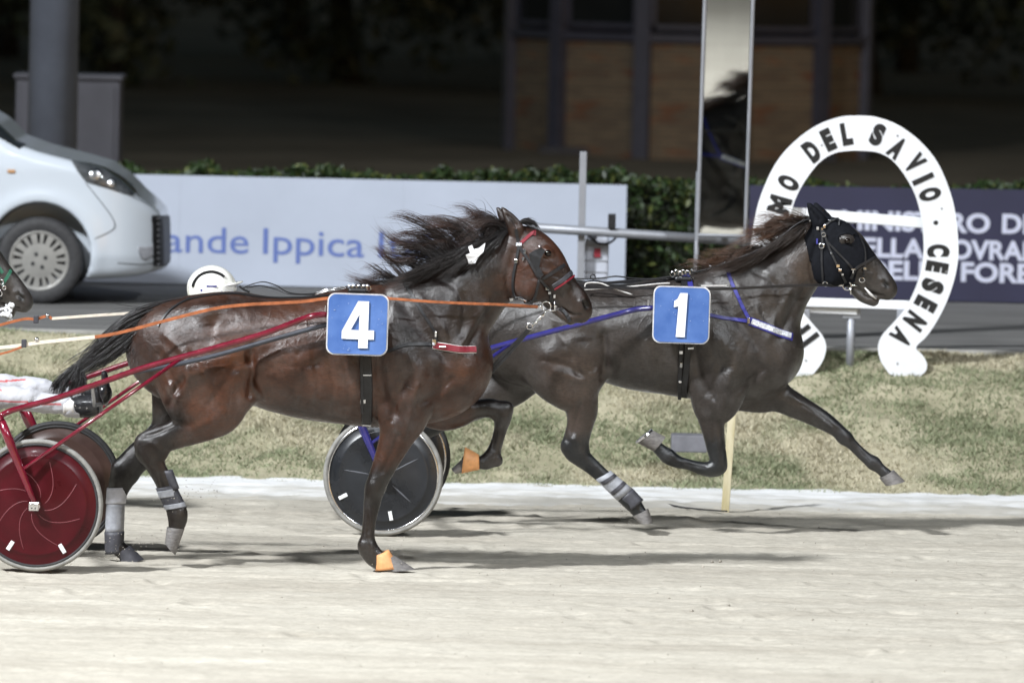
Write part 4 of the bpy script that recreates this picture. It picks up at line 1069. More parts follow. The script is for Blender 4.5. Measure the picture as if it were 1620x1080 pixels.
mane1 = [W(g, Y_H1) for g in [
    [(1290, 346), (1275, 348), (1258, 356), (1240, 364)],
    [(1275, 356), (1250, 350), (1222, 356), (1192, 366)],
    [(1258, 366), (1228, 358), (1195, 368), (1160, 382)],
    [(1238, 384), (1205, 374), (1170, 384), (1132, 398)],
    [(1215, 400), (1180, 392), (1145, 402), (1108, 404)],
    [(1190, 412), (1158, 406), (1125, 416), (1092, 420)],
    [(1165, 421), (1135, 420), (1105, 426), (1072, 424)],
    [(1140, 428), (1115, 428), (1090, 430), (1066, 430)]]]
C1 = guided(mane1, 1500, 14, 0.040, 0.65, 0.7, 0.024, locks=56, fray=0.011)
mane1n = [W(g, Y_H1) for g in [
    [(1288, 348, -.03), (1272, 362, -.09), (1252, 378, -.11), (1228, 394, -.12)],
    [(1268, 362, -.03), (1245, 374, -.10), (1215, 396, -.12), (1180, 414, -.14)],
    [(1240, 384, -.03), (1210, 398, -.11), (1175, 416, -.14), (1140, 428, -.16)],
    [(1205, 404, -.03), (1175, 412, -.12), (1140, 424, -.15), (1100, 430, -.15)]]]
C2 = guided(mane1n, 1000, 14, 0.014, 0.45, 0.6, 0.010, locks=40, fray=0.008)
hair('mane', np.vstack([C1, C2]), RNG.uniform(.0010, .0023, 2500),
     np.vstack([tints(1500, 14, (0.012, 0.008, 0.006), (0.15, 0.072, 0.038), 2.0, .4), tints(1000, 14, (0.012, 0.009, 0.008), (0.045, 0.026, 0.018), 1.6, .4)]), M['mane'], horse1)
C4 = guided([W(g, Y_H1) for g in [[(800, 472, 0), (770, 490, 0), (735, 520, 0), (705, 560, 0), (690, 600, 0)], [(796, 476, 0), (768, 500, -.02), (738, 530, -.02), (715, 570, -.02), (700, 610, 0)], [(792, 480, 0), (768, 508, .02), (745, 540, .02), (725, 575, .02), (712, 615, 0)]]], 300, 12, 0.02, 0.2)
hair('tail', C4, RNG.uniform(.002, .0035, 300), tints(300, 12, DARK, DARK), M['mane'], horse1)

# ---------------------------------------------------------------- a third horse following, only its nose in the picture
DX3 = P(50, 470, Y_H1) - P(1417, 450, Y_H1); DX3[1] = 0; DX3[2] += 0.0
V3 = V + DX3
horse3 = mk('horse', V3, Q, M['dark_bay'], origin=base_of(Y_H1, -357, 820), smooth=True)
tag(horse3, 'brown horse at the left edge with only its nose in view', 'horse', 'trotters racing on the sand')
color_attr(horse3, 'coat', CC1)
s3 = Skin(V3, Q, Y_H1)
for o in list(horse1.children):
    if o.name.split('.')[0] in ('hoof', 'mane', 'tail', 'eye'):
        c = o.copy(); COL.objects.link(c); c.parent = horse3
        c.matrix_parent_inverse = Matrix.Translation(-Vector(horse1.location))
# ------------------------------------------------------------------ tack
def frame_at(sk, px, py):
    h, n = sk.hit(px, py)
    t = np.cross([0, 1.0, 0], n); t = np.array([1.0, 0, 0]) - n * n[0]; t /= np.linalg.norm(t)
    return h, n, np.stack([t, -n, np.cross(t, -n)], 1)
def stud(mb, sk, px, py, w, h, ang=0.0, lift=0.008):
    c, n, R = frame_at(sk, px, py); ca, sa = math.cos(ang), math.sin(ang)
    R = R @ np.array([[ca, 0, sa], [0, 1, 0], [-sa, 0, ca]])
    mb.box(c + n * lift, (w / 2, 0.004, h / 2), R, bev=0.002)
def ring(mb, c, r, t, axis=(0, 1, 0.0), n=20):
    c = np.asarray(c, float); axis = np.asarray(axis, float); axis /= np.linalg.norm(axis)
    A = np.cross(axis, [0, 0, 1.0]); A /= np.linalg.norm(A); B = np.cross(axis, A)
    pts = [c + r * (math.cos(a) * A + math.sin(a) * B) for a in np.linspace(0, 2 * PI, n + 1)]
    mb.tube(pts, t, 6, cap=False)
def rope(pts, Y, r, n=6, mb=None):
    C = catmull([P(x, y, Y + o) for (x, y, o) in pts], 6)
    return (mb or MB()).tube(C, r, n)
def band(pts, Y, width, thick=0.004):
    C = catmull([P(x, y, Y + o) for (x, y, o) in pts], 6)
    return ribbon(C, np.tile([0, -1.0, 0], (len(C), 1)), width, thick, 0)

# ---- bridle of the bay horse
br = empty('bridle', base_of(Y_H4, 860, 800)); link_parent(br, horse4); br.location = Vector(base_of(Y_H4, 860, 800))
def part_strap(name, sk, pts, w, mat, parent, **k): return strap(name, sk, pts, w, M[mat], parent, **k)
part_strap('browband', s4, [(823, 386), (836, 374), (850, 362)], .020, 'red_strap', br, mirror=True)
part_strap('cheek_strap', s4, [(821, 389), (817, 413), (812, 441), (814, 467), (824, 477)], .017, 'black_leather', br, mirror=True, off=.004)
part_strap('cheek_strap', s4, [(816, 362), (822, 390), (835, 410), (848, 434), (855, 443), (869, 461), (872, 477)], .017, 'black_leather', br, mirror=True, off=.005)
part_strap('jaw_strap', s4, [(853, 442), (850, 455), (846, 470), (838, 482)], .016, 'black_leather', br, mirror=True)
part_strap('noseband', s4, [(858, 442), (876, 430), (893, 419)], .020, 'black_leather', br, mirror=True)
part_strap('noseband', s4, [(877, 457), (892, 448), (907, 437)], .010, 'red_strap', br, mirror=True, off=.006)
part_strap('noseband', s4, [(874, 453), (890, 443), (904, 431)], .024, 'dark_boot', br, mirror=True, off=.003)
part_strap('tongue_tie', s4, [(886, 487), (895, 497), (902, 508)], .022, 'black_leather', br, mirror=True, off=.006)
part_strap('throat_strap', s4, [(812, 462), (822, 476), (836, 478), (852, 481)], .012, 'black_leather', br, mirror=True)
# blinker: a stiff leather cup standing off the cheek
bl = [(836, 400), (846, 394), (856, 390), (863, 394), (856, 406), (853, 420), (860, 433), (854, 438), (846, 430)]
h0, n0 = s4.hit(853, 410)
for sgn in (1, -1):
    Vb, Fb = prism([(P(x, y, Y_H4)[0], P(x, y, Y_H4)[2]) for x, y in bl], depth=0.006)
    pxv, _ = proj(np.c_[Vb[:, 0], np.full(len(Vb), Y_H4), Vb[:, 2]])
    Vb[:, 1] += h0[1] - 0.012 - 0.026 * np.clip((pxv - 842) / 18, 0, 1)
    if sgn < 0: Vb[:, 1] = 2 * Y_H4 - Vb[:, 1]
    fix_normals(mk('blinker', Vb, Fb, M['black_leather'], br))
ch = MB()
for (x, y, w, h) in [(821, 387, .034, .020), (830, 398, .014, .024), (828, 410, .012, .02), (864, 457, .022, .014), (868, 463, .018, .014), (876, 468, .014, .02), (817, 413, .02, .02), (840, 403, .010, .010), (854, 391, .010, .010), (824, 478, .05, .010), (808, 472, .02, .02)]:
    stud(ch, s4, x, y, w, h)
ch.each('buckle', M['chrome'], br)
bt = MB(); yb = s4.hit(863, 484)[0][1] - Y_H4 - 0.012
ring(bt, P(864, 484, Y_H4 + yb), .026, .0045); bt.tube([P(877, 475, Y_H4 + yb), P(878, 492, Y_H4 + yb)], .005, 8); bt.tube([P(867, 491, Y_H4 + yb), P(878, 491, Y_H4 + yb)], .005, 8); bt.tube([P(850, 484, Y_H4 + yb), P(858, 484, Y_H4 + yb)], .009, 8); bt.tube([P(877, 484, Y_H4 + yb), P(884, 485, Y_H4 + yb + .02)], .005, 8)
bt.each('bit', M['chrome'], br, smooth=True)

# ---- harness of the bay horse
ha = empty('harness', base_of(Y_H4, 580, 800)); link_parent(ha, horse4); ha.location = Vector(base_of(Y_H4, 580, 800))
part_strap('girth', s4, [(566, 455), (572, 500), (579, 562), (581, 620), (580, 668)], .058, 'black_leather', ha, mirror=True, off=.006, thick=.010)
part_strap('girth_strap', s4, [(571, 560), (572, 600), (573, 650)], .018, 'black_leather', ha, off=.020, thick=.006)
part_strap('neck_strap', s4, [(640, 449), (654, 470), (672, 500), (689, 527), (690, 542)], .016, 'black_leather', ha, mirror=True)
part_strap('breast_strap', s4, [(612, 556), (640, 546), (665, 544), (686, 545)], .022, 'black_leather', ha, mirror=True)
part_strap('breast_collar', s4, [(684, 546), (705, 549), (728, 553), (752, 553)], .043, 'plate_edge', ha, mirror=True, off=.004)
part_strap('collar_pad', s4, [(684, 546), (705, 549), (728, 553), (752, 553)], .036, 'red_strap', ha, mirror=True, off=.0085)
part_strap('back_strap', s4, [(545, 465), (500, 470), (450, 472), (410, 470), (370, 465), (330, 468), (300, 474), (285, 480)], .014, 'black_leather', ha, off=.004)
part_strap('crupper', s4, [(300, 472), (282, 482), (268, 492), (257, 505), (250, 516)], .014, 'black_leather', ha, mirror=True, off=.004)
sd = MB(); sd.box(P(566, 458, Y_H4), (.05, .15, .016), bev=.012); sd.build('saddle_pad', M['black_leather'], ha)
ch = MB()
for (x, y, w, h) in [(580, 592, .05, .008), (572, 612, .014, .03), (574, 632, .03, .024), (580, 668, .05, .016), (686, 541, .024, .03), (690, 528, .012, .03), (700, 548, .04, .008), (684, 545, .014, .02)]: stud(ch, s4, x, y, w, h, lift=.018)
for x in (553, 560, 568, 576, 582): ring(ch, P(x, 456, Y_H4 - .12), .016, .004, (0.3, 1, .2))
ch.each('buckle', M['chrome'], ha)
cords = MB()
rope([(378, 452, -.02), (386, 458, -.02), (395, 462, -.02)], Y_H4, .006, mb=cords)
rope([(384, 456, -.02), (400, 449, -.04), (418, 446, -.05), (438, 452, -.04), (455, 462, -.03), (480, 465, -.03), (520, 462, -.03)], Y_H4, .0032, mb=cords)
rope([(390, 455, .02), (412, 452, .03), (438, 458, .03), (458, 465, .0), (500, 466, .0)], Y_H4, .0032, mb=cords)
cords.each('check_cord', M['black_leather'], ha, smooth=True)
cl = MB()
for dy in (0, 2.5): rope([(498, 466 - dy, -.10), (520, 460 - dy, -.12), (548, 456 - dy, -.12)], Y_H4, .004, mb=cl)
cl.each('cord_loop', M['chrome'], ha, smooth=True)
mt = MB(); rope([(863, 493, yb), (858, 499, yb), (850, 506, yb), (843, 514, yb)], Y_H4, .006, mb=mt)
for (x, y) in ((858, 499), (853, 504), (847, 510)): mt.box(P(x, y, Y_H4 + yb), (.010, .006, .007), bev=.002)
ring(mt, P(838, 516, Y_H4 + yb), .016, .0045)
mt.each('chain_link', M['chrome'], ha, smooth=True)
for dx in (0, 7):
    V_, F_ = band([(838 + dx * .4, 518, yb), (800 + dx, 558, -.02), (760 + dx, 600, .0), (722 + dx, 640, .02)], Y_H4, .017)
    mk('tie_down', V_, F_, M['black_leather'], ha)

# ---- number plates
def rounded(x0, y0, x1, y1, r, n=6):
    out = []
    for (cx, cy, a0) in ((x1 - r, y1 - r, 0), (x0 + r, y1 - r, 90), (x0 + r, y0 + r, 180), (x1 - r, y0 + r, 270)):
        for k in range(n + 1):
            a = math.radians(a0 + 90 * k / n); out.append((cx + r * math.cos(a), cy + r * math.sin(a)))
    return out
M['plate_blue'] = material('plate_blue', (0.040, 0.105, 0.32), 0.45, var=0.14, scale=7, detail=9, color2=(0.085, 0.17, 0.42))
M['scratch'] = material('scuffed_paint', (0.36, 0.42, 0.58), 0.6, var=0.2, scale=30)
def plate(cx, cy, half, Y, digit_polys, name, label):
    c = P(cx, cy, Y); hw = half
    root = empty('number_plate', (c[0], c[1], c[2] - hw), label, 'number plate', 'blue number plates on the harness')
    def put(polys, dy, depth, mat, nm, parent):
        V, F = prism(polys[0], polys[1:], depth)
        rot = -ROLL * 0 - 0.01
        X = V[:, 0] * math.cos(rot) - V[:, 2] * math.sin(rot); Z = V[:, 0] * math.sin(rot) + V[:, 2] * math.cos(rot)
        # the plate leans with the flank: bottom stands off more than the top
        Yv = c[1] + V[:, 1] + dy + 0.10 * Z + 0.05 * (X ** 2) / hw
        return fix_normals(mk(nm, np.c_[c[0] + X, Yv, c[2] + Z], F, mat, parent))
    put([rounded(-hw, -hw, hw, hw, .045)], 0, .014, M['plate_edge'], 'plate_back', root)
    put([rounded(-hw + .007, -hw + .007, hw - .007, hw - .007, .040)], -.0085, .006, M['plate_blue'], 'plate_face', root)
    put(digit_polys, -.013, .005, M['white_paint'], 'number', root)
    mbs = MB()
    for _ in range(26):
        x, z = RNG.uniform(-hw * .85, hw * .85, 2); s = RNG.uniform(.0006, .0018)
        mbs.box((c[0] + x, c[1] - .0125 + 0.10 * z + .05 * x * x / hw, c[2] + z), (s * RNG.uniform(.5, 3), .001, s))
    mbs.build('scuff', M['scratch'], root, kind='stuff')
    return root
s_p = 1 / 288.0
def dig(pts, ox, oy, sc, cx, cy, k): return [((x / sc + ox - cx) * k, -(y / sc + oy - cy) * k) for (x, y) in pts]
four = [dig([(1316, 418), (1378, 418), (1378, 582), (1412, 582), (1412, 634), (1378, 634), (1378, 684), (1324, 684), (1324, 634), (1228, 634), (1228, 590)], 200, 360, 3.6, 565.5, 513, s_p),
        dig([(1326, 492), (1326, 582), (1279, 582)], 200, 360, 3.6, 565.5, 513, s_p)]
one = [dig([(270, 588), (313, 588), (303, 838), (252, 838), (262, 664), (236, 670), (238, 634), (256, 622)], 1000, 300, 3.6, 1078, 498, 1 / 270.0)]
plate(565.5, 513, .169, Y_H4 - .385, four, 'plate4', 'blue plate with white number 4 on the bay horse\'s flank')
plate(1078, 498, .167, Y_H1 - .385, one, 'plate1', 'blue plate with white number 1 on the dark hooded horse')

M['silver_cloth'] = material('silver_cloth', (0.62, 0.64, 0.70), 0.35, metal=0.2, var=0.45, scale=90)
# ---- hood, bridle and harness of the dark horse
hood = [(1270, 312), (1300, 312), (1320, 338), (1334, 346), (1357, 371), (1384, 404), (1380, 408), (1368, 418), (1356, 428), (1352, 445), (1340, 452), (1322, 455), (1300, 452), (1288, 440), (1281, 410), (1273, 378), (1274, 352)]
hd = shell('hood', s1, hood, 0.006, M['black_cloth'], horse1, near='all', snap=7, hole=(1339, 379, 13, 8.5))
br1 = empty('bridle', base_of(Y_H1, 1330, 800)); link_parent(br1, horse1); br1.location = Vector(base_of(Y_H1, 1330, 800))
for nm, pts, w in [('cheek_strap', [(1299, 361), (1301, 376), (1300, 393), (1301, 420), (1303, 446)], .014), ('cheek_strap', [(1302, 366), (1308, 382), (1315, 401), (1325, 423), (1337, 445)], .014),
                   ('blinker_strap', [(1310, 384), (1328, 403), (1349, 425)], .012), ('noseband', [(1384, 407), (1368, 416), (1353, 425), (1345, 440)], .018), ('nose_strap', [(1358, 374), (1366, 392), (1368, 412), (1366, 436)], .010),
                   ('browband', [(1331, 347), (1318, 350), (1306, 356), (1298, 362)], .012)]:
    part_strap(nm, s1, pts, w, 'black_leather', br1, mirror=True, off=.010)
ch = MB()
for (x, y, w, h) in [(1294, 360, .016, .02), (1303, 358, .016, .02), (1300, 362, .012, .012), (1312, 351, .02, .010), (1315, 401, .012, .012), (1324, 421, .022, .018), (1327, 427, .02, .016), (1331, 433, .014, .012), (1349, 424, .026, .007), (1349, 427, .007, .026), (1366, 425, .02, .016), (1267, 352, .014, .014)]: stud(ch, s1, x, y, w, h, lift=.018)
for (x, y, r) in [(1303, 372, .012), (1300, 389, .014), (1364, 440, .016), (1304, 451, .015)]:
    h, n = s1.hit(x, y); ring(ch, h + n * .018, r, .004, n)
ch.each('buckle', M['chrome'], br1)
h, n, R_ = frame_at(s1, 1293, 382); MB().box(h + n * .014, (.005, .003, .016), R_).build('blue_tag', M['blue_strap'], br1)
bt = MB(); yb1 = s1.hit(1340, 450)[0][1] - Y_H1 - 0.016
ring(bt, P(1340, 452, Y_H1 + yb1), .025, .0045); bt.tube([P(1324, 451, Y_H1 + yb1), P(1334, 451, Y_H1 + yb1)], .008, 8); bt.tube([P(1346, 451, Y_H1 + yb1), P(1358, 452, Y_H1 + yb1 + .02)], .005, 8); bt.tube([P(1346, 455, Y_H1 + yb1), P(1346, 466, Y_H1 + yb1)], .004, 8)
bt.each('bit', M['chrome'], br1, smooth=True)
lip = MB(); lip.tube([P(1368, 455, Y_H1 - .05), P(1378, 466, Y_H1 - .055), P(1386, 473, Y_H1 - .045)], [.004, .008, .004], 8); lip.build('tongue_tie', M['plate_edge'], br1, smooth=True)
ha1 = empty('harness', base_of(Y_H1, 1090, 800)); link_parent(ha1, horse1); ha1.location = Vector(base_of(Y_H1, 1090, 800))
part_strap('girth', s1, [(1082, 440), (1086, 490), (1087, 545), (1085, 590), (1082, 630)], .040, 'black_leather', ha1, mirror=True, off=.006, thick=.010)
part_strap('girth_strap', s1, [(1077, 540), (1076, 580), (1075, 632)], .022, 'black_leather', ha1, off=.012, thick=.006)
part_strap('neck_strap', s1, [(1152, 431), (1158, 448), (1167, 468), (1176, 488), (1186, 506)], .022, 'blue_strap', ha1, mirror=True)
part_strap('breast_strap', s1, [(1122, 498), (1140, 502), (1160, 505), (1186, 508)], .022, 'blue_strap', ha1, mirror=True)
part_strap('breast_collar', s1, [(1186, 508), (1208, 516), (1232, 526), (1253, 533)], .050, 'blue_strap', ha1, mirror=True, off=.004)
part_strap('collar_pad', s1, [(1189, 508), (1209, 516), (1232, 525), (1250, 531)], .034, 'silver_cloth', ha1, mirror=True, off=.0085)
part_strap('saddle_strap', s1, [(1084, 437), (1088, 445), (1091, 456)], .05, 'blue_strap', ha1, mirror=True, off=.008)
part_strap('back_strap', s1, [(1070, 440), (1020, 452), (975, 455), (930, 454), (890, 448), (850, 452)], .014, 'black_leather', ha1)
MB().box(P(1080, 440, Y_H1), (.05, .14, .016), bev=.012).build('saddle_pad', M['black_leather'], ha1)
ch = MB()
for x, y in [(1064, 434), (1070, 431), (1076, 433), (1081, 431), (1088, 432)]: ring(ch, P(x, y, Y_H1 - .12), .014, .004, (.3, 1, .2))
for x, y in [(1095, 427), (1124, 421), (1143, 418), (1146, 416)]: ch.sphere(P(x, y, Y_H1 - .06), .010, 8, 6)
for (x, y, w, h) in [(1077, 556, .02, .02), (1077, 575, .014, .03), (1076, 600, .016, .016), (1184, 507, .016, .034), (1090, 550, .04, .012)]: stud(ch, s1, x, y, w, h, lift=.02)
ch.each('buckle', M['chrome'], ha1)
cords = MB()
rope([(905, 440, -.05), (920, 441, -.06), (950, 440, -.08), (975, 437, -.1), (1000, 440, -.1), (1030, 441, -.1), (1064, 438, -.1)], Y_H1, .0045, mb=cords)
rope([(915, 448, -.05), (940, 444, -.06), (960, 446, -.08), (1000, 443, -.1), (1062, 441, -.1)], Y_H1, .004, mb=cords)
ring(cords, P(938, 438, Y_H1 - .07), .014, .004)
rope([(1064, 436, -.05), (1110, 428, -.06), (1160, 412, -.07), (1220, 385, -.07), (1265, 352, -.06), (1298, 344, -.05)], Y_H1, .005, mb=cords)
cords.each('check_cord', M['black_leather'], ha1, smooth=True)
cl = MB(); rope([(925, 458, -.2), (928, 448, -.2), (950, 448, -.2), (970, 456, -.2), (1000, 466, -.2)], Y_H1, .0045, mb=cl); rope([(925, 458, -.2), (990, 454, -.22), (1040, 449, -.24), (1060, 448, -.24)], Y_H1, .0045, mb=cl)
cl.each('cord_loop', M['plate_edge'], ha1, smooth=True)

# third horse: what shows of its bridle
br3 = empty('bridle', base_of(Y_H1, 0, 800)); link_parent(br3, horse3); br3.location = Vector(base_of(Y_H1, 0, 800))
M['green_strap'] = material('green_strap', (0.02, 0.12, 0.07), 0.5, var=0.3, scale=30)
part_strap('cheek_strap', s3, [(-22, 390), (-10, 412), (4, 432)], .022, 'green_strap', br3, mirror=True)
part_strap('noseband', s3, [(2, 452), (10, 440), (17, 428)], .020, 'green_strap', br3, mirror=True)
part_strap('jaw_strap', s3, [(-8, 440), (-4, 458), (2, 474)], .016, 'black_leather', br3, mirror=True)
ch = MB()
for x, y, r in ((1, 446, .014), (-2, 462, .022), (6, 455, .010)):
    h, n = s3.hit(x, y); ring(ch, h + n * .012, r, .005, n)
ch.each('bit_ring', M['chrome'], br3, smooth=True)
fo = MB()
for _ in range(26):
    x, y = RNG.uniform(0, 24), RNG.uniform(480, 508); h, n = s3.hit(x, y)
    fo.sphere(h + n * .004, RNG.uniform(.006, .016) * np.array([1, .6, 1.2]), 8, 6)
fo.build('foam', M['white_cloth'], br3, smooth=True, kind='stuff')

# ------------------------------------------------------------------ reins
r4 = empty('reins', P(430, 480, Y_H4 - .3), 'orange leather reins with cream hand grips, running along the bay horse', 'reins')
V_, F_ = band([(852, 485, yb), (800, 482, -.16), (740, 480, -.24), (680, 477, -.30), (614, 472, -.335)], Y_H4, .015); mk('rein', V_, F_, M['orange_strap'], r4)
V_, F_ = band([(614, 472, -.33), (560, 470, -.325), (517, 472, -.32), (480, 477, -.31), (430, 480, -.31), (390, 482, -.32), (340, 488, -.34), (270, 505, -.35), (190, 526, -.33), (150, 533, -.32)], Y_H4, .018); mk('rein', V_, F_, M['orange_strap'], r4)
V_, F_ = band([(150, 533, -.32), (110, 537, -.31), (62, 542, -.29), (20, 548, -.27), (-30, 552, -.25), (-78, 556, -.22)], Y_H4, .020); mk('hand_grip', V_, F_, M['cream_strap'], r4)
V_, F_ = band([(250, 490, .25), (210, 495, .26), (150, 499, .26), (82, 504, .25)], Y_H4, .016); mk('rein', V_, F_, M['cream_strap'], r4)
V_, F_ = band([(82, 504, .25), (74, 500, .25), (56, 505, .25), (36, 505, .25), (-20, 520, .23), (-78, 540, .2)], Y_H4, .016); mk('hand_grip', V_, F_, M['orange_strap'], r4)
V_, F_ = band([(250, 490, .25), (330, 484, .27), (430, 484, .30), (560, 480, .30), (700, 480, .24), (850, 485, .12)], Y_H4, .020); mk('rein', V_, F_, M['orange_strap'], r4)
kn = MB()
for (x, y, o) in ((38, 543, -.285), (57, 505, .24)): kn.box(P(x, y, Y_H4 + o), (.014, .012, .022), bev=.004)
kn.each('grip_band', M['dark_boot'], r4)
kn = MB()
for (x, y, o) in ((58, 537, -.29), (75, 499, .25)): kn.sphere(P(x, y, Y_H4 + o), .013, 10, 8)
kn.each('buckle', M['chrome'], r4, smooth=True)
V_, F_ = band([(36, 548, -.285), (18, 555, -.28), (0, 560, -.27), (-40, 570, -.25)], Y_H4, .012); mk('rein_end', V_, F_, M['orange_strap'], r4)
r1 = empty('reins', P(1200, 452, Y_H1 - .2), 'black reins running along the dark hooded horse', 'reins')
V_, F_ = band([(1326, 451, yb1), (1290, 451, -.16), (1230, 453, -.22), (1170, 456, -.28), (1123, 457, -.33), (1078, 456, -.325), (1033, 456, -.32)], Y_H1, .016); mk('rein', V_, F_, M['black_leather'], r1)
V_, F_ = band([(1033, 456, -.32), (940, 455, -.31), (830, 462, -.32), (700, 490, -.34), (600, 520, -.32), (484, 543, -.22)], Y_H1, .016); mk('rein', V_, F_, M['black_leather'], r1)
V_, F_ = band([(1123, 452, -.30), (1110, 452, -.3), (1150, 451.5, -.28)], Y_H1, .008); mk('rein_loop', V_, F_, M['plate_edge'], r1)
V_, F_ = band([(1326, 451, .1), (1200, 448, .26), (1080, 446, .30), (940, 448, .31), (830, 456, .32), (700, 480, .34), (484, 533, .22)], Y_H1, .016); mk('rein', V_, F_, M['black_leather'], r1)

# ------------------------------------------------------------------ sulkies
def wheel(c, r, parent, disc_mat, tyre_mat, rim_mat, face=True):
    c = np.asarray(c, float)
    root = empty('wheel', c); link_parent(root, parent); root.location = Vector(c)
    ty = MB(); k = .017
    prof = [(r - k + k * math.cos(a) * 0.9, .021 * math.sin(a)) for a in np.linspace(PI, -PI, 17)]
    ty.lathe(c, (0, 1, 0), prof, 80); fix_normals(ty.build('tyre', M[tyre_mat], root, smooth=True))
    rm = MB(); rm.lathe(c, (0, 1, 0), [(r - .024, -.015), (r - .030, -.020), (r - .036, -.021), (r - .040, -.014), (r - .040, .014), (r - .036, .021), (r - .030, .020), (r - .024, .015)], 80)
    fix_normals(rm.build('rim', M[rim_mat], root, smooth=True))
    for s in (-1, 1):
        ds = MB(); ds.lathe(c, (0, 1, 0), [(.001, s * .052), (.030, s * .050), (.05, s * .047), (r * .55, s * .034), (r * .72, s * .026), (r * .745, s * .028), (r * .76, s * .022), (r - .034, s * .013)], 80)
        fix_normals(ds.build('disc', disc_mat, root, smooth=True))
    hb = MB(); hb.lathe(c, (0, 1, 0), [(0.001, -.078), (.022, -.076), (.028, -.066), (.028, .066), (.022, .076), (.001, .078)], 20)
    autosmooth(hb.build('hub', M['chrome'], root))
    return root
def disc_y(rr, r): return -np.interp(rr, [.03, .05, r * .55, r * .72, r * .76, r - .034], [.050, .047, .034, .026, .024, .013])
def on_disc(c, rr, a, r, lift=.002): return np.array([c[0] + rr * math.cos(a), c[1] + disc_y(rr, r) - lift, c[2] + rr * math.sin(a)])
def disc_tags(root, c, r, spots, mat, w=.022, l=.055):
    for (rr, deg) in spots:
        a = math.radians(deg); p = on_disc(c, rr, a, r, .003)
        R_ = np.array([[math.cos(a), 0, -math.sin(a)], [0, 1, 0], [math.sin(a), 0, math.cos(a)]])
        MB().box(p, (l / 2, .002, w / 2), R_, bev=.0015).build('reflector', mat, root)
M['disc_red'] = material('disc_red', (0.055, 0.0024, 0.006), 0.34, spec=0.25, var=0.25, scale=5, coat=0.08, rvar=.08)
M['disc_black'] = material('disc_black', (0.020, 0.022, 0.026), 0.30, var=0.3, scale=5, rvar=.1)
M['disc_brown'] = material('disc_brown', (0.06, 0.035, 0.03), 0.35, var=0.3, scale=5)
M['pink_line'] = material('faded_line', (0.20, 0.05, 0.06), 0.5, var=0.2, scale=20)

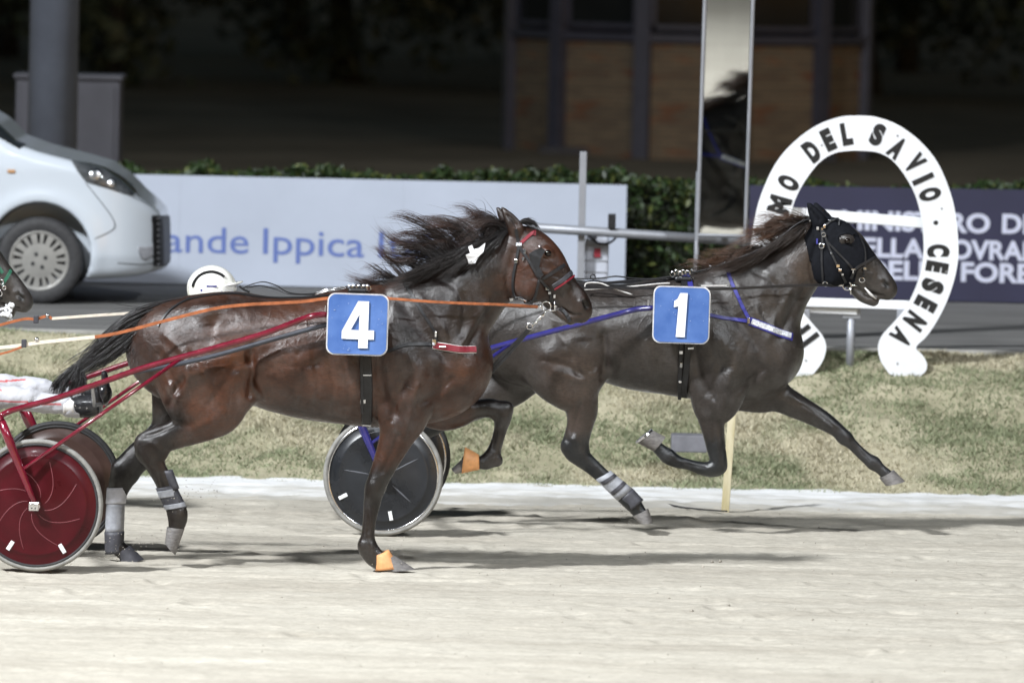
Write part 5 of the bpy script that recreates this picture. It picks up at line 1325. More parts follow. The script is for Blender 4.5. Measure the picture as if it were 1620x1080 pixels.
def sulky(cx, cy, Yn, width, r, k, paint, disc, near_tyre, rim, shaft_near, shaft_end_off, Yh, label, ox, oy, seat):
    """cx, cy wheel centre px; k scale of the drawing relative to the red sulky; ox, oy origin shift"""
    c = P(cx, cy, Yn); c[2] = r + 0.004
    c2 = np.array([c[0] + 0.03, Yn + width, r + .004])
    root = empty('sulky', (c[0], Yn + width / 2, 0), label, 'sulky', 'two-wheeled racing sulkies')
    w1 = wheel(c, r, root, M[disc], near_tyre, rim); w2 = wheel(c2, r, root, M['disc_brown'] if paint == 'red_paint' else M[disc], 'rubber', rim)
    def q(x, y, Y): return P(cx + (x - 58) * k, cy + (y - 803) * k, Y)
    pm = M[paint]
    top = {}
    for s, Yw in ((-1, Yn), (1, Yn + width)):
        dz = c - P(cx, cy, Yn)
        f0 = q(4, 664, Yn) ; f1 = c.copy()
        a = np.array([f0[0], Yw + s * .085, f0[2]]); e = np.array([f1[0] + (.03 if s > 0 else 0), Yw + s * .082, f1[2]])
        mid = a * .5 + e * .5
        MB().tube([a, a * .8 + e * .2, mid, a * .15 + e * .85, e], [.028, .033, .030, .022, .016], 12, flat=.8).build('fork', pm, root, smooth=True)
        MB().box(e + np.array([-.01, s * .014, .0]), (.028, .006, .024), bev=.005).build('axle_plate', M['chrome'], root)
        if s < 0:
            bm_ = MB()
            for (dx, dz_) in ((-.02, .012), (-.004, .014), (-.02, -.008), (-.002, -.01)): bm_.lathe(e + np.array([dx, -.021, dz_]), (0, 1, 0), [(.0005, -.002), (.004, -.002), (.004, .002)], 8)
            bm_.each('bolt', M['rubber'], root)
        top[s] = a
        # shaft
        end_Y = Yh + s * shaft_end_off
        pts = []
        n = len(shaft_near)
        base_pts = [P(x, y, Yn - .05 + (end_Y * 0 + (Yh - shaft_end_off) - (Yn - .05)) * i / (n - 1)) for i, (x, y) in enumerate(shaft_near)]
        for i, p_ in enumerate(base_pts):
            t = i / (n - 1); y0 = Yw + s * .05; pts.append([p_[0], y0 + (end_Y - y0) * t, p_[2]])
        Cs = catmull(pts, 5)
        MB().tube(Cs, .0165, 12).build('shaft', pm, root, smooth=True)
        # strut from fork to shaft
        st0 = a * .42 + e * .58; i1 = int(len(Cs) * .52)
        dd = np.abs(Cs[:, 0] - q(281, 574, Yn)[0]); i1 = int(dd.argmin())
        MB().tube([st0 + np.array([.0, s * .01, 0]), Cs[i1]], .011, 10).build('strut', pm, root, smooth=True)
        # small hook on the shaft
        jj = int(len(Cs) * .93); MB().tube([Cs[jj], Cs[jj] + np.array([0, -.01, .05])], [.006, .004], 8).build('shaft_pin', M['chrome'], root)
        # stirrup for the driver's foot
        ft = q(140, 645, Yn); tpz = np.array([ft[0], Yw - s * .30, ft[2]])
        MB().tube([Cs[int((np.abs(Cs[:, 0] - ft[0])).argmin())], tpz + np.array([.02, s * .10, .0]), tpz + np.array([.05, 0, 0]), tpz + np.array([.045, -s * .09, -.05])], .010, 8).build('foot_rest', M['steel'], root, smooth=True)
    # arch between the forks and the seat behind it
    A, B = top[-1], top[1]
    MB().tube(catmull([A, A + np.array([-.06, .10, .01]), (A + B) / 2 + np.array([-.13, 0, .0]), B + np.array([-.06, -.10, .01]), B], 6), .024, 12).build('arch', pm, root, smooth=True)
    mid = (A + B) / 2
    sx, sy = seat; sp = q(sx, sy, (Yn * 2 + width) / 2)
    for s in (-.16, .16): MB().tube(catmull([mid + np.array([-.10, s, 0]), sp + np.array([.22, s, -.08]), sp + np.array([-.12, s, -.07])], 5), .016, 10).build('seat_rail', pm, root, smooth=True)
    MB().box(sp + np.array([0, 0, -.035]), (.20, .22, .03), bev=.02).build('seat', M['black_leather'], root, smooth=True)
    MB().box(sp + np.array([-.19, 0, .04]), (.02, .2, .08), bev=.015).build('seat_back', M['black_leather'], root, smooth=True)
    return root, c, w1
red_sh = [(0, 658), (22, 648), (91, 629), (160, 605), (233, 580), (330, 553), (420, 527), (480, 504), (505, 498), (530, 497)]
su4, cw4, w4 = sulky(58, 803, Y_NEAR_WHEEL, 1.32, .366, 1.0, 'red_paint', 'disc_red', 'tyre_grey', 'rubber', red_sh, .312, Y_H4, 'dark red sulky with solid red disc wheels behind the bay horse', 0, 0, (-128, 668))
disc_tags(w4, cw4, .366, [(.275, -58), (.262, -122), (.285, -148)], M['white_paint'])
ln = MB()
for k in range(8):
    a0 = 2 * PI * k / 8 + .3
    ln.tube([on_disc(cw4, rr, a0 + 1.5 * (rr - .05) / .2 * (1 - (rr - .05) / .6), .366, .0) for rr in np.linspace(.05, .25, 14)], .0022, 6)
ln.each('disc_line', M['pink_line'], w4, smooth=True)
# dark trace tube under the near shaft
MB().tube(catmull([P(x, y, Y_H4 - .33 + o) for x, y, o in ((190, 592, -.10), (250, 582, -.06), (330, 565, -.02), (420, 540, 0), (500, 518, .0), (530, 512, .01))], 5), .013, 10).build('trace', material('trace_tube', (.045, .05, .065), .4, var=.2, scale=20), su4, smooth=True)
blue_sh = [(556, 636), (580, 624), (640, 602), (700, 578), (749, 559), (811, 541), (900, 517), (980, 496), (1010, 489), (1050, 486)]
su1, cw1, w1_ = sulky(606, 760, Y_H1 - .65, 1.32, .352, .93, 'blue_paint', 'disc_black', 'tyre_grey', 'chrome', blue_sh, .312, Y_H1, 'dark blue sulky with black disc wheels behind the number 1 horse', 548, 0, (-128, 640))
disc_tags(w1_, cw1, .352, [(.262, -152), (.235, -78)], M['white_paint'])
sp = MB()  # faint radial reflections on the black disc, modelled as thin paler grey streaks
for deg in (28, 172, 318):
    a = math.radians(deg); sp.tube([on_disc(cw1, rr, a, .352, .0) for rr in np.linspace(.07, .23, 8)], [.001, .003, .004, .005, .005, .004, .003, .001], 8, flat=.4)
sp.each('disc_glint', material('disc_glint_grey', (.10, .105, .12), .35, var=.2), w1_, smooth=True)

# ------------------------------------------------------------------ drivers
M['person'] = material('clothing', (1, 1, 1), 0.7, var=0.05, scale=8, attr='coat', bump=0.8, bscale=13, bdist=0.02)
def driver(T, Y, vox, label, jacket, boots):
    """T maps drawing pixels of the first driver to this one"""
    def c(st): return [(*T(a, b_), *T(x, y), yo, w) for (a, b_, x, y, yo, w) in st]
    pts = np.array([P(*T(x, y), Y) for x, y in ((-330, 400), (210, 720))])
    bd = Body(Y, (pts[:, 0].min(), Y - .46, pts[:, 2].min()), (pts[:, 0].max(), Y + .46, pts[:, 2].max() + .05), vox)
    bd.chain(c([(-150, 660, -130, 600, 0, .17), (-162, 610, -108, 605, 0, .17), (-190, 565, -132, 570, 0, .16), (-222, 525, -160, 535, 0, .18), (-236, 500, -185, 508, 0, .16), (-238, 488, -205, 492, 0, .08)]), k=.05)
    bd.chain(c([(-237, 492, -212, 492, 0, .05), (-240, 476, -212, 474, 0, .05)]), k=.03)       # neck
    bd.chain(c([(-262, 462, -214, 480, 0, .070), (-262, 448, -206, 462, 0, .075), (-256, 446, -212, 450, 0, .07)]), k=.02)   # head
    bd.chain(c([(-206, 461, -200, 466, 0, .014), (-205, 454, -203, 460, 0, .008)]), k=.012)     # nose
    for s in (-1, 1):
        dx = 0 if s < 0 else 14; dy = 0 if s < 0 else -17
        bd.chain(c([(-140, 660, -120, 612, s * .10, .10), (-85, 655 + dy * .4, -80, 608 + dy * .4, s * .17, .085), (-20, 645 + dy * .8, -18, 606 + dy * .8, s * .21, .072), (16 + dx, 645 + dy, 12 + dx, 610 + dy, s * .22, .064),
                    (50 + dx, 650 + dy, 50 + dx, 615 + dy, s * .22, .060), (90 + dx, 655 + dy, 92 + dx, 625 + dy, s * .22, .050), (124 + dx, 658 + dy, 126 + dx, 632 + dy, s * .22, .042)]), k=.04)
        bd.chain(c([(-238, 512, -205, 506, s * .17, .06), (-210, 555, -178, 540, s * .25, .052), (-175, 590, -152, 566, s * .25, .046), (-130, 582, -124, 560, s * .22, .038), (-98, 570, -96, 553, s * .20, .028)]), k=.03)
        # hand: palm and five fingers closed round the rein
        bd.chain(c([(-100, 570, -98, 553, s * .20, .022), (-84, 568, -82, 551, s * .20, .026)]), k=.015)
        for j in range(4):
            o = s * (.20) + (j - 1.5) * .016
            bd.chain(c([(-84, 562, -83, 557, o, .009), (-76, 561, -76, 556, o, .009), (-73, 556, -78, 553, o, .0085), (-77, 551, -80, 555, o, .008)]), k=.005, n=4)
        bd.chain(c([(-92, 555, -90, 550, s * .20 - .03, .009), (-84, 553, -83, 548, s * .20 - .03, .009), (-79, 553, -79, 549, s * .20 - .022, .008)]), k=.008, n=4)
    V, Q = bd.mesh(1)
    Nf = vnormals(V, Q); fold = .5 * vnoise(V[:, 0] * 13 + V[:, 2] * 9, V[:, 1] * 8 + V[:, 2] * 5, 71) + .5 * vnoise(V[:, 0] * 30 - V[:, 2] * 22, V[:, 1] * 12, 72) - .5
    px, py = proj(V); cloth = (px < T(-100, 0)[0]) * (py > T(0, 495)[1]) + in_poly(px, py, [T(-128, 560), T(-100, 600), T(200, 560), T(200, 720), T(-170, 720)])
    V = V + Nf * (fold * .042 * np.clip(cloth, 0, 1))[:, None]
    px, py = proj(V)
    o = mk('person', V, Q, M['person'], origin=(float(V[:, 0].mean()), Y, float(V[:, 2].min())), smooth=True)
    tag(o, label, 'person', 'sulky drivers')
    def TT(l): return [T(*p_) for p_ in l]
    C = np.tile(np.array(jacket), (len(V), 1))
    leg = in_poly(px, py, TT([(-128, 560), (-100, 600), (200, 560), (200, 720), (-170, 720), (-160, 640)])); C[leg] = (0.46, 0.46, 0.49)
    hd_ = in_poly(px, py, TT([(-280, 400), (-190, 400), (-190, 482), (-280, 482)])); C[hd_] = (0.45, 0.26, 0.18)
    hn = in_poly(px, py, TT([(-96, 545), (-60, 545), (-60, 575), (-96, 575)])); C[hn] = (0.02, 0.02, 0.022)
    for (a_, b_) in (((-20, 632), (95, 640)), ((-20, 605), (40, 600)), ((0, 612), (0, 618))):
        red = (seg_dist(px, py, [T(*a_), T(*b_)]) < 1.3) & leg; C[red] = (0.45, 0.05, 0.05)
    color_attr(o, 'coat', C)
    for s in (-1, 1):
        dx = 0 if s < 0 else 14; dy = 0 if s < 0 else -17
        bb = Body(Y, (pts[:, 0].max() - .45, Y - .40, P(*T(0, 720), Y)[2]), (pts[:, 0].max() + .05, Y + .42, P(*T(0, 540), Y)[2]), .008)
        bb.chain(c([(118 + dx, 658 + dy, 120 + dx, 628 + dy, s * .22, .048), (134 + dx, 661 + dy, 134 + dx, 624 + dy, s * .22, .050), (146 + dx, 661 + dy, 150 + dx, 620 + dy, s * .22, .050), (148 + dx, 640 + dy, 158 + dx, 618 + dy, s * .22, .045), (146 + dx, 610 + dy, 156 + dx, 606 + dy, s * .22, .030)]), k=.02)
        Vb, Qb = bb.mesh(1); bo = mk('boot', Vb, Qb, M[boots], o, smooth=True)
        bn = MB()
        for (x, y) in ((119, 641), (126, 644), (137, 645)): bn.sphere(P(*T(x + dx, y + dy), Y + s * .22 - .047), .006, 8, 6)
        bn.each('boot_stud', M['chrome'], bo)
        if s < 0:
            pt = [P(*T(x, y), Y - .285) for x, y in ((100, 636), (118, 636))]
            cuff('gaiter', [T(102, 630), T(100, 655), T(118, 630), T(117, 657)], Y - .22, .054, .054, 'plate_edge', o, flare=0)
    return o, T
def T4(x, y): return (x, y)
def T1(x, y): return (338 + (x + 235) * .93, 447 + (y - 452) * .93)
M['gloss_boot'] = material('gloss_boot', (0.02, 0.02, 0.022), 0.22, var=0.3, scale=20, rvar=.08)
d4, _ = driver(T4, Y_H4, .010, 'sulky driver in white trousers and black boots at the left edge', (0.55, 0.03, 0.04), 'gloss_boot')
d1, _ = driver(T1, Y_H1, .010, 'sulky driver whose white helmet shows above the bay horse\'s rump', (0.10, 0.14, 0.35), 'gloss_boot')
M['helmet'] = material('helmet_shell', (0.80, 0.79, 0.74), 0.25, var=0.05, scale=10, coat=.5)
def helmet(T, Y, owner, label):
    c = P(*T(-237, 462), Y)
    V = []; F = []
    nu, nv = 72, 18
    for i in range(nv + 1):
        t = (i / nv) * math.radians(112)
        for j in range(nu):
            a = 2 * PI * j / nu
            tt = t * (1.0 - 0.16 * max(0, math.cos(a)) )
            rib = 1 + .012 * math.cos(a * 12) * math.sin(tt)
            V.append((c[0] + .146 * rib * math.sin(tt) * math.cos(a) - .004, c[1] + .122 * rib * math.sin(tt) * math.sin(a), c[2] + .138 * math.cos(tt)))
    F = [(i * nu + j, i * nu + (j + 1) % nu, (i + 1) * nu + (j + 1) % nu, (i + 1) * nu + j) for i in range(nv) for j in range(nu)]
    hm = fix_normals(mk('helmet', V, F, M['helmet'], owner, smooth=True))
    md = hm.modifiers.new('t', 'SOLIDIFY'); md.thickness = .012; md.offset = -1
    pk = MB(); W_ = []
    n = 13
    for k in range(n):
        a = math.radians(-75 + 150 * k / (n - 1)); ex = math.cos(a)
        W_.append((c[0] + .116 * math.cos(a) + .0, c[1] + .108 * math.sin(a), c[2] + .012 + .0 * ex))
        W_.append((c[0] + .118 * math.cos(a) + .062 * ex ** .7 * 1.0, c[1] + .11 * math.sin(a), c[2] + .012 + .034 * ex))
    Fp = [(2 * k, 2 * k + 1, 2 * k + 3, 2 * k + 2) for k in range(n - 1)]
    po = mk('peak', W_, Fp, M['helmet'], hm, smooth=True); md = po.modifiers.new('t', 'SOLIDIFY'); md.thickness = .008; md.offset = 0
    dash = MB()
    for k in range(15):
        a = math.radians(52 + 8.2 * k)
        p_ = np.array([.146 * .74 * math.cos(a) - .004, -.122 * .68, .138 * .74 * math.sin(a)])
        R_ = np.array([[math.cos(a), 0, -math.sin(a)], [0, 1, 0], [math.sin(a), 0, math.cos(a)]])
        dash.box(c + p_ * 1.015, (.008, .006, .005 if k % 2 else .011), R_)
    dash.build('helmet_stripe', M['black_leather'], hm, kind='stuff')
    em = MB(); em.sphere(c + np.array([-.05, -.108, -.005]), (.020, .006, .018), 10, 8); em.box(c + np.array([.0, -.121, .02]), (.03, .003, .004)); em.box(c + np.array([-.06, -.100, .03]), (.014, .003, .003)); em.box(c + np.array([.04, -.108, -.01]), (.02, .003, .003)); em.each('helmet_emblem', M['blue_strap'], hm)
    gg = MB(); gg.tube(catmull([c + np.array(p_) for p_ in ((.02, -.088, -.035), (.075, -.066, -.028), (.10, -.03, -.024), (.104, .0, -.024), (.10, .03, -.024), (.075, .066, -.028), (.02, .088, -.035))], 4), .020, 8, flat=.5); gg.build('goggles', M['gloss_boot'], owner, smooth=True)
    cs = MB(); cs.tube(catmull([c + np.array(p_) for p_ in ((.02, -.096, -.03), (.035, -.078, -.08), (.05, -.03, -.118), (.05, .03, -.118), (.035, .078, -.08), (.02, .096, -.03))], 4), .007, 6); cs.build('chin_strap', M['white_cloth'], owner)
    return hm
helmet(T4, Y_H4, d4, ''); helmet(T1, Y_H1, d1, '')
# ------------------------------------------------------------------ advertising boards
M['board_white'] = material('board_white', (0.405, 0.445, 0.53), 0.55, var=0.04, scale=1.5, bump=0.25, bscale=1.6, bdist=0.06)
M['board_text'] = material('board_text_blue', (0.105, 0.155, 0.39), 0.6, var=0.05)
M['board_navy'] = material('board_navy', (0.019, 0.019, 0.050), 0.6, var=0.12, scale=2)
M['board_letters'] = material('board_letters', (0.52, 0.54, 0.66), 0.6, var=0.05)
def board(px0, px1, top0, top1, Y, zb, mat, name, label):
    """upright panel; seam pieces are real panels side by side"""
    a, b_ = P(px0, top0, Y), P(px1, top1, Y)
    root = empty(name, ((a[0] + b_[0]) / 2, Y, zb), label, 'board', 'advertising boards along the road')
    n = max(1, int(round((b_[0] - a[0]) / 1.9))); xs = np.linspace(a[0], b_[0], n + 1); zs = np.linspace(a[2], b_[2], n + 1)
    for i in range(n):
        z0, z1 = zs[i], zs[i + 1]
        V = []
        for y in (Y, Y + .025): V += [(xs[i] + .0004, y, zb), (xs[i + 1] - .0004, y, zb), (xs[i + 1] - .0004, y, z1), (xs[i] + .0004, y, z0)]
        mk('panel', V, [(0, 1, 2, 3), (7, 6, 5, 4), (0, 4, 5, 1), (1, 5, 6, 2), (2, 6, 7, 3), (3, 7, 4, 0)], mat, root)
    for x in np.linspace(a[0] + .1, b_[0] - .1, n + 1): MB().box((x, Y + .06, (zb + a[2]) / 2 - .03), (.02, .02, (a[2] - zb) / 2 - .03)).build('post', M['steel'], root)
    return root
def lettering(root, text, x0, x1, ybase0, ybase1, cap_px, Y, mat, bold=0.0, name='lettering'):
    """flat print: a word whose first and last pixel columns and base line are known"""
    V, F = text_mesh(text, 1.0, 0.0, bold)
    w0, w1 = V[:, 0].min(), V[:, 0].max()
    A, B = P(x0, ybase0, Y), P(x1, ybase1, Y)
    cap = P(x0, ybase0 - cap_px, Y)[2] - A[2]
    t = (V[:, 0] - w0) / (w1 - w0)
    capV = 0.70
    X = A[0] + (B[0] - A[0]) * t; Z = A[2] + (B[2] - A[2]) * t + V[:, 1] / capV * cap
    return mk(name, np.c_[X, np.full(len(X), Y - .004), Z], F, mat, root)
bw = board(-420, 992, 262, 293, Y_BOARD, Z_ROAD + .01, M['board_white'], 'advertising_board', 'white advertising board with blue lettering behind the white van')
lettering(bw, 'Grande', 182, 393, 397, 401, 41, Y_BOARD, M['board_text'], .005)
lettering(bw, 'Ippica', 416, 576, 401, 407, 41, Y_BOARD, M['board_text'], .005)
lettering(bw, 'Italiana', 599, 800, 407, 411, 41, Y_BOARD, M['board_text'], .005)
bn = board(1186, 2300, 293, 312, Y_BOARD, Z_ROAD + .01, M['board_navy'], 'advertising_board', 'navy advertising board with pale capital letters behind the horseshoe sign')
lettering(bn, 'MINISTERO', 1331, 1566, 362, 368, 29, Y_BOARD, M['board_letters'], .035)
lettering(bn, "DELL'AGRICOLTURA", 1585, 2000, 368, 376, 29, Y_BOARD, M['board_letters'], .035)
lettering(bn, 'DELLA', 1331, 1462, 404, 408, 29, Y_BOARD, M['board_letters'], .035)
lettering(bn, 'SOVRANIT\u00c0', 1484, 1715, 408, 414, 29, Y_BOARD, M['board_letters'], .035)
lettering(bn, 'ALIMENTARE', 1735, 2000, 414, 420, 29, Y_BOARD, M['board_letters'], .035)
lettering(bn, 'E DELLE', 1331, 1500, 440, 443, 29, Y_BOARD, M['board_letters'], .035)
lettering(bn, 'FORESTE', 1520, 1705, 444, 449, 29, Y_BOARD, M['board_letters'], .035)
em = MB(); c = P(1224, 345, Y_BOARD)
ring(em, c + np.array([0, -.006, 0]), .10, .012, (0, 1, 0), 28)
for k in range(5):
    a = PI / 2 + 2 * PI * k / 5; em.tube([c + np.array([0, -.006, 0]), c + np.array([.065 * math.cos(a), -.006, .065 * math.sin(a)])], [.016, .003], 6)
em.build('emblem', M['board_letters'], bn)

# ------------------------------------------------------------------ hedge behind the boards
def leafmesh(C, size, tint, name, mat, parent, up=0.3):
    n = len(C)
    N = RNG.normal(size=(n, 3)); N[:, 2] += up; N /= np.linalg.norm(N, axis=1)[:, None]
    A = np.cross(N, RNG.normal(size=(n, 3))); A /= np.linalg.norm(A, axis=1)[:, None]; B = np.cross(N, A)
    s = size * RNG.uniform(.6, 1.3, (n, 1))
    V = np.stack([C - A * s, C - B * s * .45 + N * s * .12, C + A * s, C + B * s * .45 + N * s * .12], 1).reshape(-1, 3)
    o = mk(name, V, np.arange(n * 4).reshape(n, 4), mat, parent)
    color_attr(o, 'tint', np.repeat(tint, 4, axis=0)); return o
M['leaf'] = material('leaf', (1, 1, 1), 0.5, var=0.1, scale=8, attr='tint', spec=0.4)
def hedge(x0, x1, Y0, Y1, z0, z1, n, label):
    root = empty('hedge', ((x0 + x1) / 2, (Y0 + Y1) / 2, z0), label, 'hedge')
    xs = np.linspace(x0, x1, 90); V = []
    for x in xs:
        t = z1 - .10 + .05 * (vnoise(np.array([x * 2.5]), np.array([1.0]), 61)[0] - .5)
        V += [(x, Y0 + .10, z0), (x, Y0 + .08, t - .1), (x, (Y0 + Y1) / 2, t), (x, Y1 - .08, t - .1), (x, Y1 - .1, z0)]
    F = [(i * 5 + j, i * 5 + 5 + j, i * 5 + 6 + j, i * 5 + 1 + j) for i in range(len(xs) - 1) for j in range(4)]
    mk('branches', V, F, material('hedge_core', (0.012, 0.016, 0.008), 0.9, var=0.4, scale=10), root)
    X = RNG.uniform(x0, x1, n); face = RNG.uniform(0, 1, n)
    front = face < .55
    Y = np.where(front, Y0 + RNG.uniform(-.03, .12, n), RNG.uniform(Y0, Y1, n))
    top = z1 - .03 + .10 * (vnoise(X * 2.5, X * 0 + 1, 61) - .5) + .08 * (vnoise(X * 9, X * 0, 62) - .5)
    Z = np.where(front, z0 + RNG.uniform(0, 1, n) ** .8 * (top - z0), top - np.abs(RNG.normal(size=n)) * .05 + .02)
    dv = .08 * (vnoise(X * 4, Z * 5, 63) - .5); Y = Y + dv
    g = RNG.uniform(.2, .7, (n, 1)); tint = np.where(RNG.uniform(0, 1, (n, 1)) < .2, np.array([[.15, .18, .045]]), np.array([[.045, .085, .024]])) * g
    leafmesh(np.stack([X, Y, Z], 1), .035, tint, 'foliage', M['leaf'], root)
hedge(-5.2, 5.2, 54.75, 55.5, Z_ROAD - .05, 1.60, 26000, 'clipped green hedge running behind the advertising boards')

# ------------------------------------------------------------------ horseshoe sign
Y_SHOE = 47.9
axx = lambda y: 1346.5 + (600 - y) * .0265
outR = [(1425, 600), (1447, 598), (1463, 588), (1466, 575), (1460, 562), (1449, 549), (1466, 531), (1482, 507), (1496, 480), (1507, 450), (1514, 420), (1516, 394), (1513, 350), (1504, 307), (1484, 259), (1456, 224), (1421, 198), (1385, 185), (1357, 183)]
inR = [(1360, 238), (1391, 242), (1417, 259), (1443, 298), (1456, 337), (1461, 380), (1460, 410), (1452, 446), (1434, 485), (1412, 512), (1396, 530), (1389, 548), (1393, 570), (1406, 590)]
def mir(p): u = p[0] - axx(p[1]); return (axx(p[1]) - u, p[1])
outR_s = [tuple(q) for q in catmull(outR, 4)]; inR_s = [tuple(q) for q in catmull(inR, 4)]
loop = outR_s + [mir(p) for p in outR_s[::-1][1:]] + [mir(p) for p in inR_s[::-1]] + inR_s[1:]
zc = P(1346, 600, Y_SHOE)
shoe = empty('horseshoe_sign', (zc[0], Y_SHOE, zc[2]), 'giant white horseshoe sign with black capital letters on the grass bank', 'sign')
Vs, Fs = prism([(P(x, y, Y_SHOE)[0], P(x, y, Y_SHOE)[2]) for x, y in loop], depth=.05)
Vs[:, 1] += Y_SHOE
M['sign_white'] = material('sign_white', (0.66, 0.67, 0.70), 0.45, color2=(0.80, 0.81, 0.84), scale=1.6, detail=8)
M['sign_black'] = material('sign_black', (0.012, 0.012, 0.013), 0.45, var=0.1)
fix_normals(mk('board', Vs, Fs, M['sign_white'], shoe))
cx0, cy0 = 1358, 372
letters = [('I', 1280, 538), ('P', 1263, 521), ('P', 1247, 497), ('O', 1236, 465), ('D', 1229, 430), ('R', 1225, 395), ('O', 1226, 359), ('M', 1233, 324), ('O', 1247, 289), ('D', 1284, 239), ('E', 1310, 221), ('L', 1339, 212), ('S', 1388, 213), ('A', 1419, 234), ('V', 1447, 258), ('I', 1460, 283), ('O', 1471, 307), ('\u00b7', 1480, 352), ('C', 1484, 396), ('E', 1482, 422), ('S', 1475, 452), ('E', 1464, 480), ('N', 1447, 507), ('A', 1425, 533)]
LP_ = np.array([(l[1], l[2]) for l in letters], float)
for i, (chh, x, y) in enumerate(letters):
    tx, ty = LP_[min(i + 1, len(letters) - 1)] - LP_[max(i - 1, 0)]
    if i == 0: tx, ty = -16, -20
    if chh == 'M': tx, ty = 9, -34
    if chh == 'O' and x == 1247: tx, ty = 16, -33
    if chh == 'D' and x == 1284: tx, ty = 28, -22
    if chh == 'L': tx, ty = 30, -6
    if chh == 'S' and y == 213: tx, ty = 30, 12
    a = math.atan2(-ty, tx)         # reading direction in the sign's plane
    V, F = text_mesh(chh, 1.0, 0.0, .075)
    w, h = np.ptp(V[:, 0]), np.ptp(V[:, 1])
    V[:, :2] -= (V[:, :2].max(0) + V[:, :2].min(0)) / 2
    s = P(0, 0, Y_SHOE)[2] - P(0, 1, Y_SHOE)[2]
    H_, W_ = 36 * s, {'M': 27, 'I': 8.5, 'L': 17, 'E': 17, '\u00b7': 7}.get(chh, 20) * s
    if chh == '\u00b7': H_ = 8 * s
    V[:, 0] *= W_ / max(w, 1e-6); V[:, 1] *= H_ / max(h, 1e-6)
    c = P(x, y, Y_SHOE)
    X = c[0] + V[:, 0] * math.cos(a) - V[:, 1] * math.sin(a); Z = c[2] + V[:, 0] * math.sin(a) + V[:, 1] * math.cos(a)
    mk('letter', np.c_[X, np.full(len(X), Y_SHOE - .029), Z], F, M['sign_black'], shoe)
def bar(x0, y0, x1, y1, th, Y, name, mat, parent):
    a, b_ = P(x0, y0, Y), P(x1, y1, Y); d = b_ - a; L = np.linalg.norm(d); d /= L
    R_ = np.stack([d, [0, 1, 0], np.cross(d, [0, 1, 0])], 1)
    return MB().box((a + b_) / 2, (L / 2, .018, th / 2), R_, bev=.006).build(name, mat, parent)
for (x, y) in [(1300, 230), (1420, 215), (1490, 330), (1497, 430), (1240, 330), (1420, 575), (1275, 570)]:
    MB().lathe(P(x, y, Y_SHOE - .0265), (0, -1, 0), [(.0005, .003), (.007, .003), (.008, 0)], 8).build('bolt', M['steel'], shoe)
for x in (1272, 1424):
    q_ = P(x, 560, Y_SHOE + .06); MB().box((q_[0], Y_SHOE + .06, q_[2] - .15), (.03, .03, .45), bev=.004).build('post', M['galv'], shoe)
bar(1250, 336, 1468, 353, .07, Y_SHOE + .05, 'crossbar', M['sign_white'], shoe)
bar(1256, 477, 1448, 483, .06, Y_SHOE + .05, 'crossbar', M['sign_white'], shoe)
bar(1270, 489, 1356, 493, .04, Y_SHOE + .09, 'crossbar', M['sign_white'], shoe)
pz = P(1347, 485, Y_SHOE + .12); pg = float(bank_z(np.array([pz[0]]), np.array([Y_SHOE + .12]))[0])
MB().tube([(pz[0], Y_SHOE + .12, pg - .1), (pz[0], Y_SHOE + .12, pz[2] + .02)], .028, 12).build('post', M['galv'], shoe, smooth=True)
MB().box(pz + np.array([0, 0, -.03]), (.06, .03, .05), bev=.008).build('bracket', M['galv'], shoe)

# ------------------------------------------------------------------ rail and finishing mirror
Y_RAIL = 49.4
rail = empty('rail', (P(923, 400, Y_RAIL)[0], Y_RAIL, Z_ROAD), 'grey pipe rail on posts in front of the white board', 'rail')
MB().tube([P(715, 352, Y_RAIL), P(1220, 384, Y_RAIL)], .032, 14).build('pipe', M['galv'], rail, smooth=True)
for x, yt in ((923, 240), (745, 353), (1196, 380)):
    p = P(x, yt, Y_RAIL + .06); MB().box(((p[0]), Y_RAIL + .06, (p[2] + Z_ROAD) / 2 - .1), (.024, .022, (p[2] - Z_ROAD) / 2 + .1), bev=.004).build('post', M['galv'], rail)
cb = empty('camera_box', P(950, 420, Y_RAIL + .3), 'small white equipment box with red tag hanging by the rail post', 'box')
p = P(943, 408, Y_RAIL + .2); MB().box(p, (.085, .06, .15), bev=.02).build('case', material('pale_case', (.42, .44, .50), .6), cb)
MB().box(P(945, 400, Y_RAIL + .13), (.022, .008, .03)).build('tag', M['red_strap'], cb)
for dy in (-20, 4, 22): MB().box(P(943, 408 + dy, Y_RAIL + .136), (.08, .004, .004)).build('groove', M['grey_boot'], cb)
MB().tube(catmull([P(x, y, Y_RAIL + .1) for x, y in ((930, 372), (945, 384), (962, 385), (975, 374), (966, 364))], 5), .008, 8).build('cable', M['black_leather'], cb, smooth=True)
MB().box(P(968, 350, Y_RAIL - .02), (.026, .03, .05), bev=.006).build('bracket', M['black_leather'], rail)

Y_MIR = 49.0
mpts = [(1112, -60), (1190, -60), (1178, 372), (1101, 372)]
c_m = P(1145, 250, Y_MIR); tgt = P(1190, 506, Y_H1 + .2)
dv = (CAM - c_m); dv /= np.linalg.norm(dv); dt = tgt - c_m; dt /= np.linalg.norm(dt)
Nm = dv + dt; Nm /= np.linalg.norm(Nm)
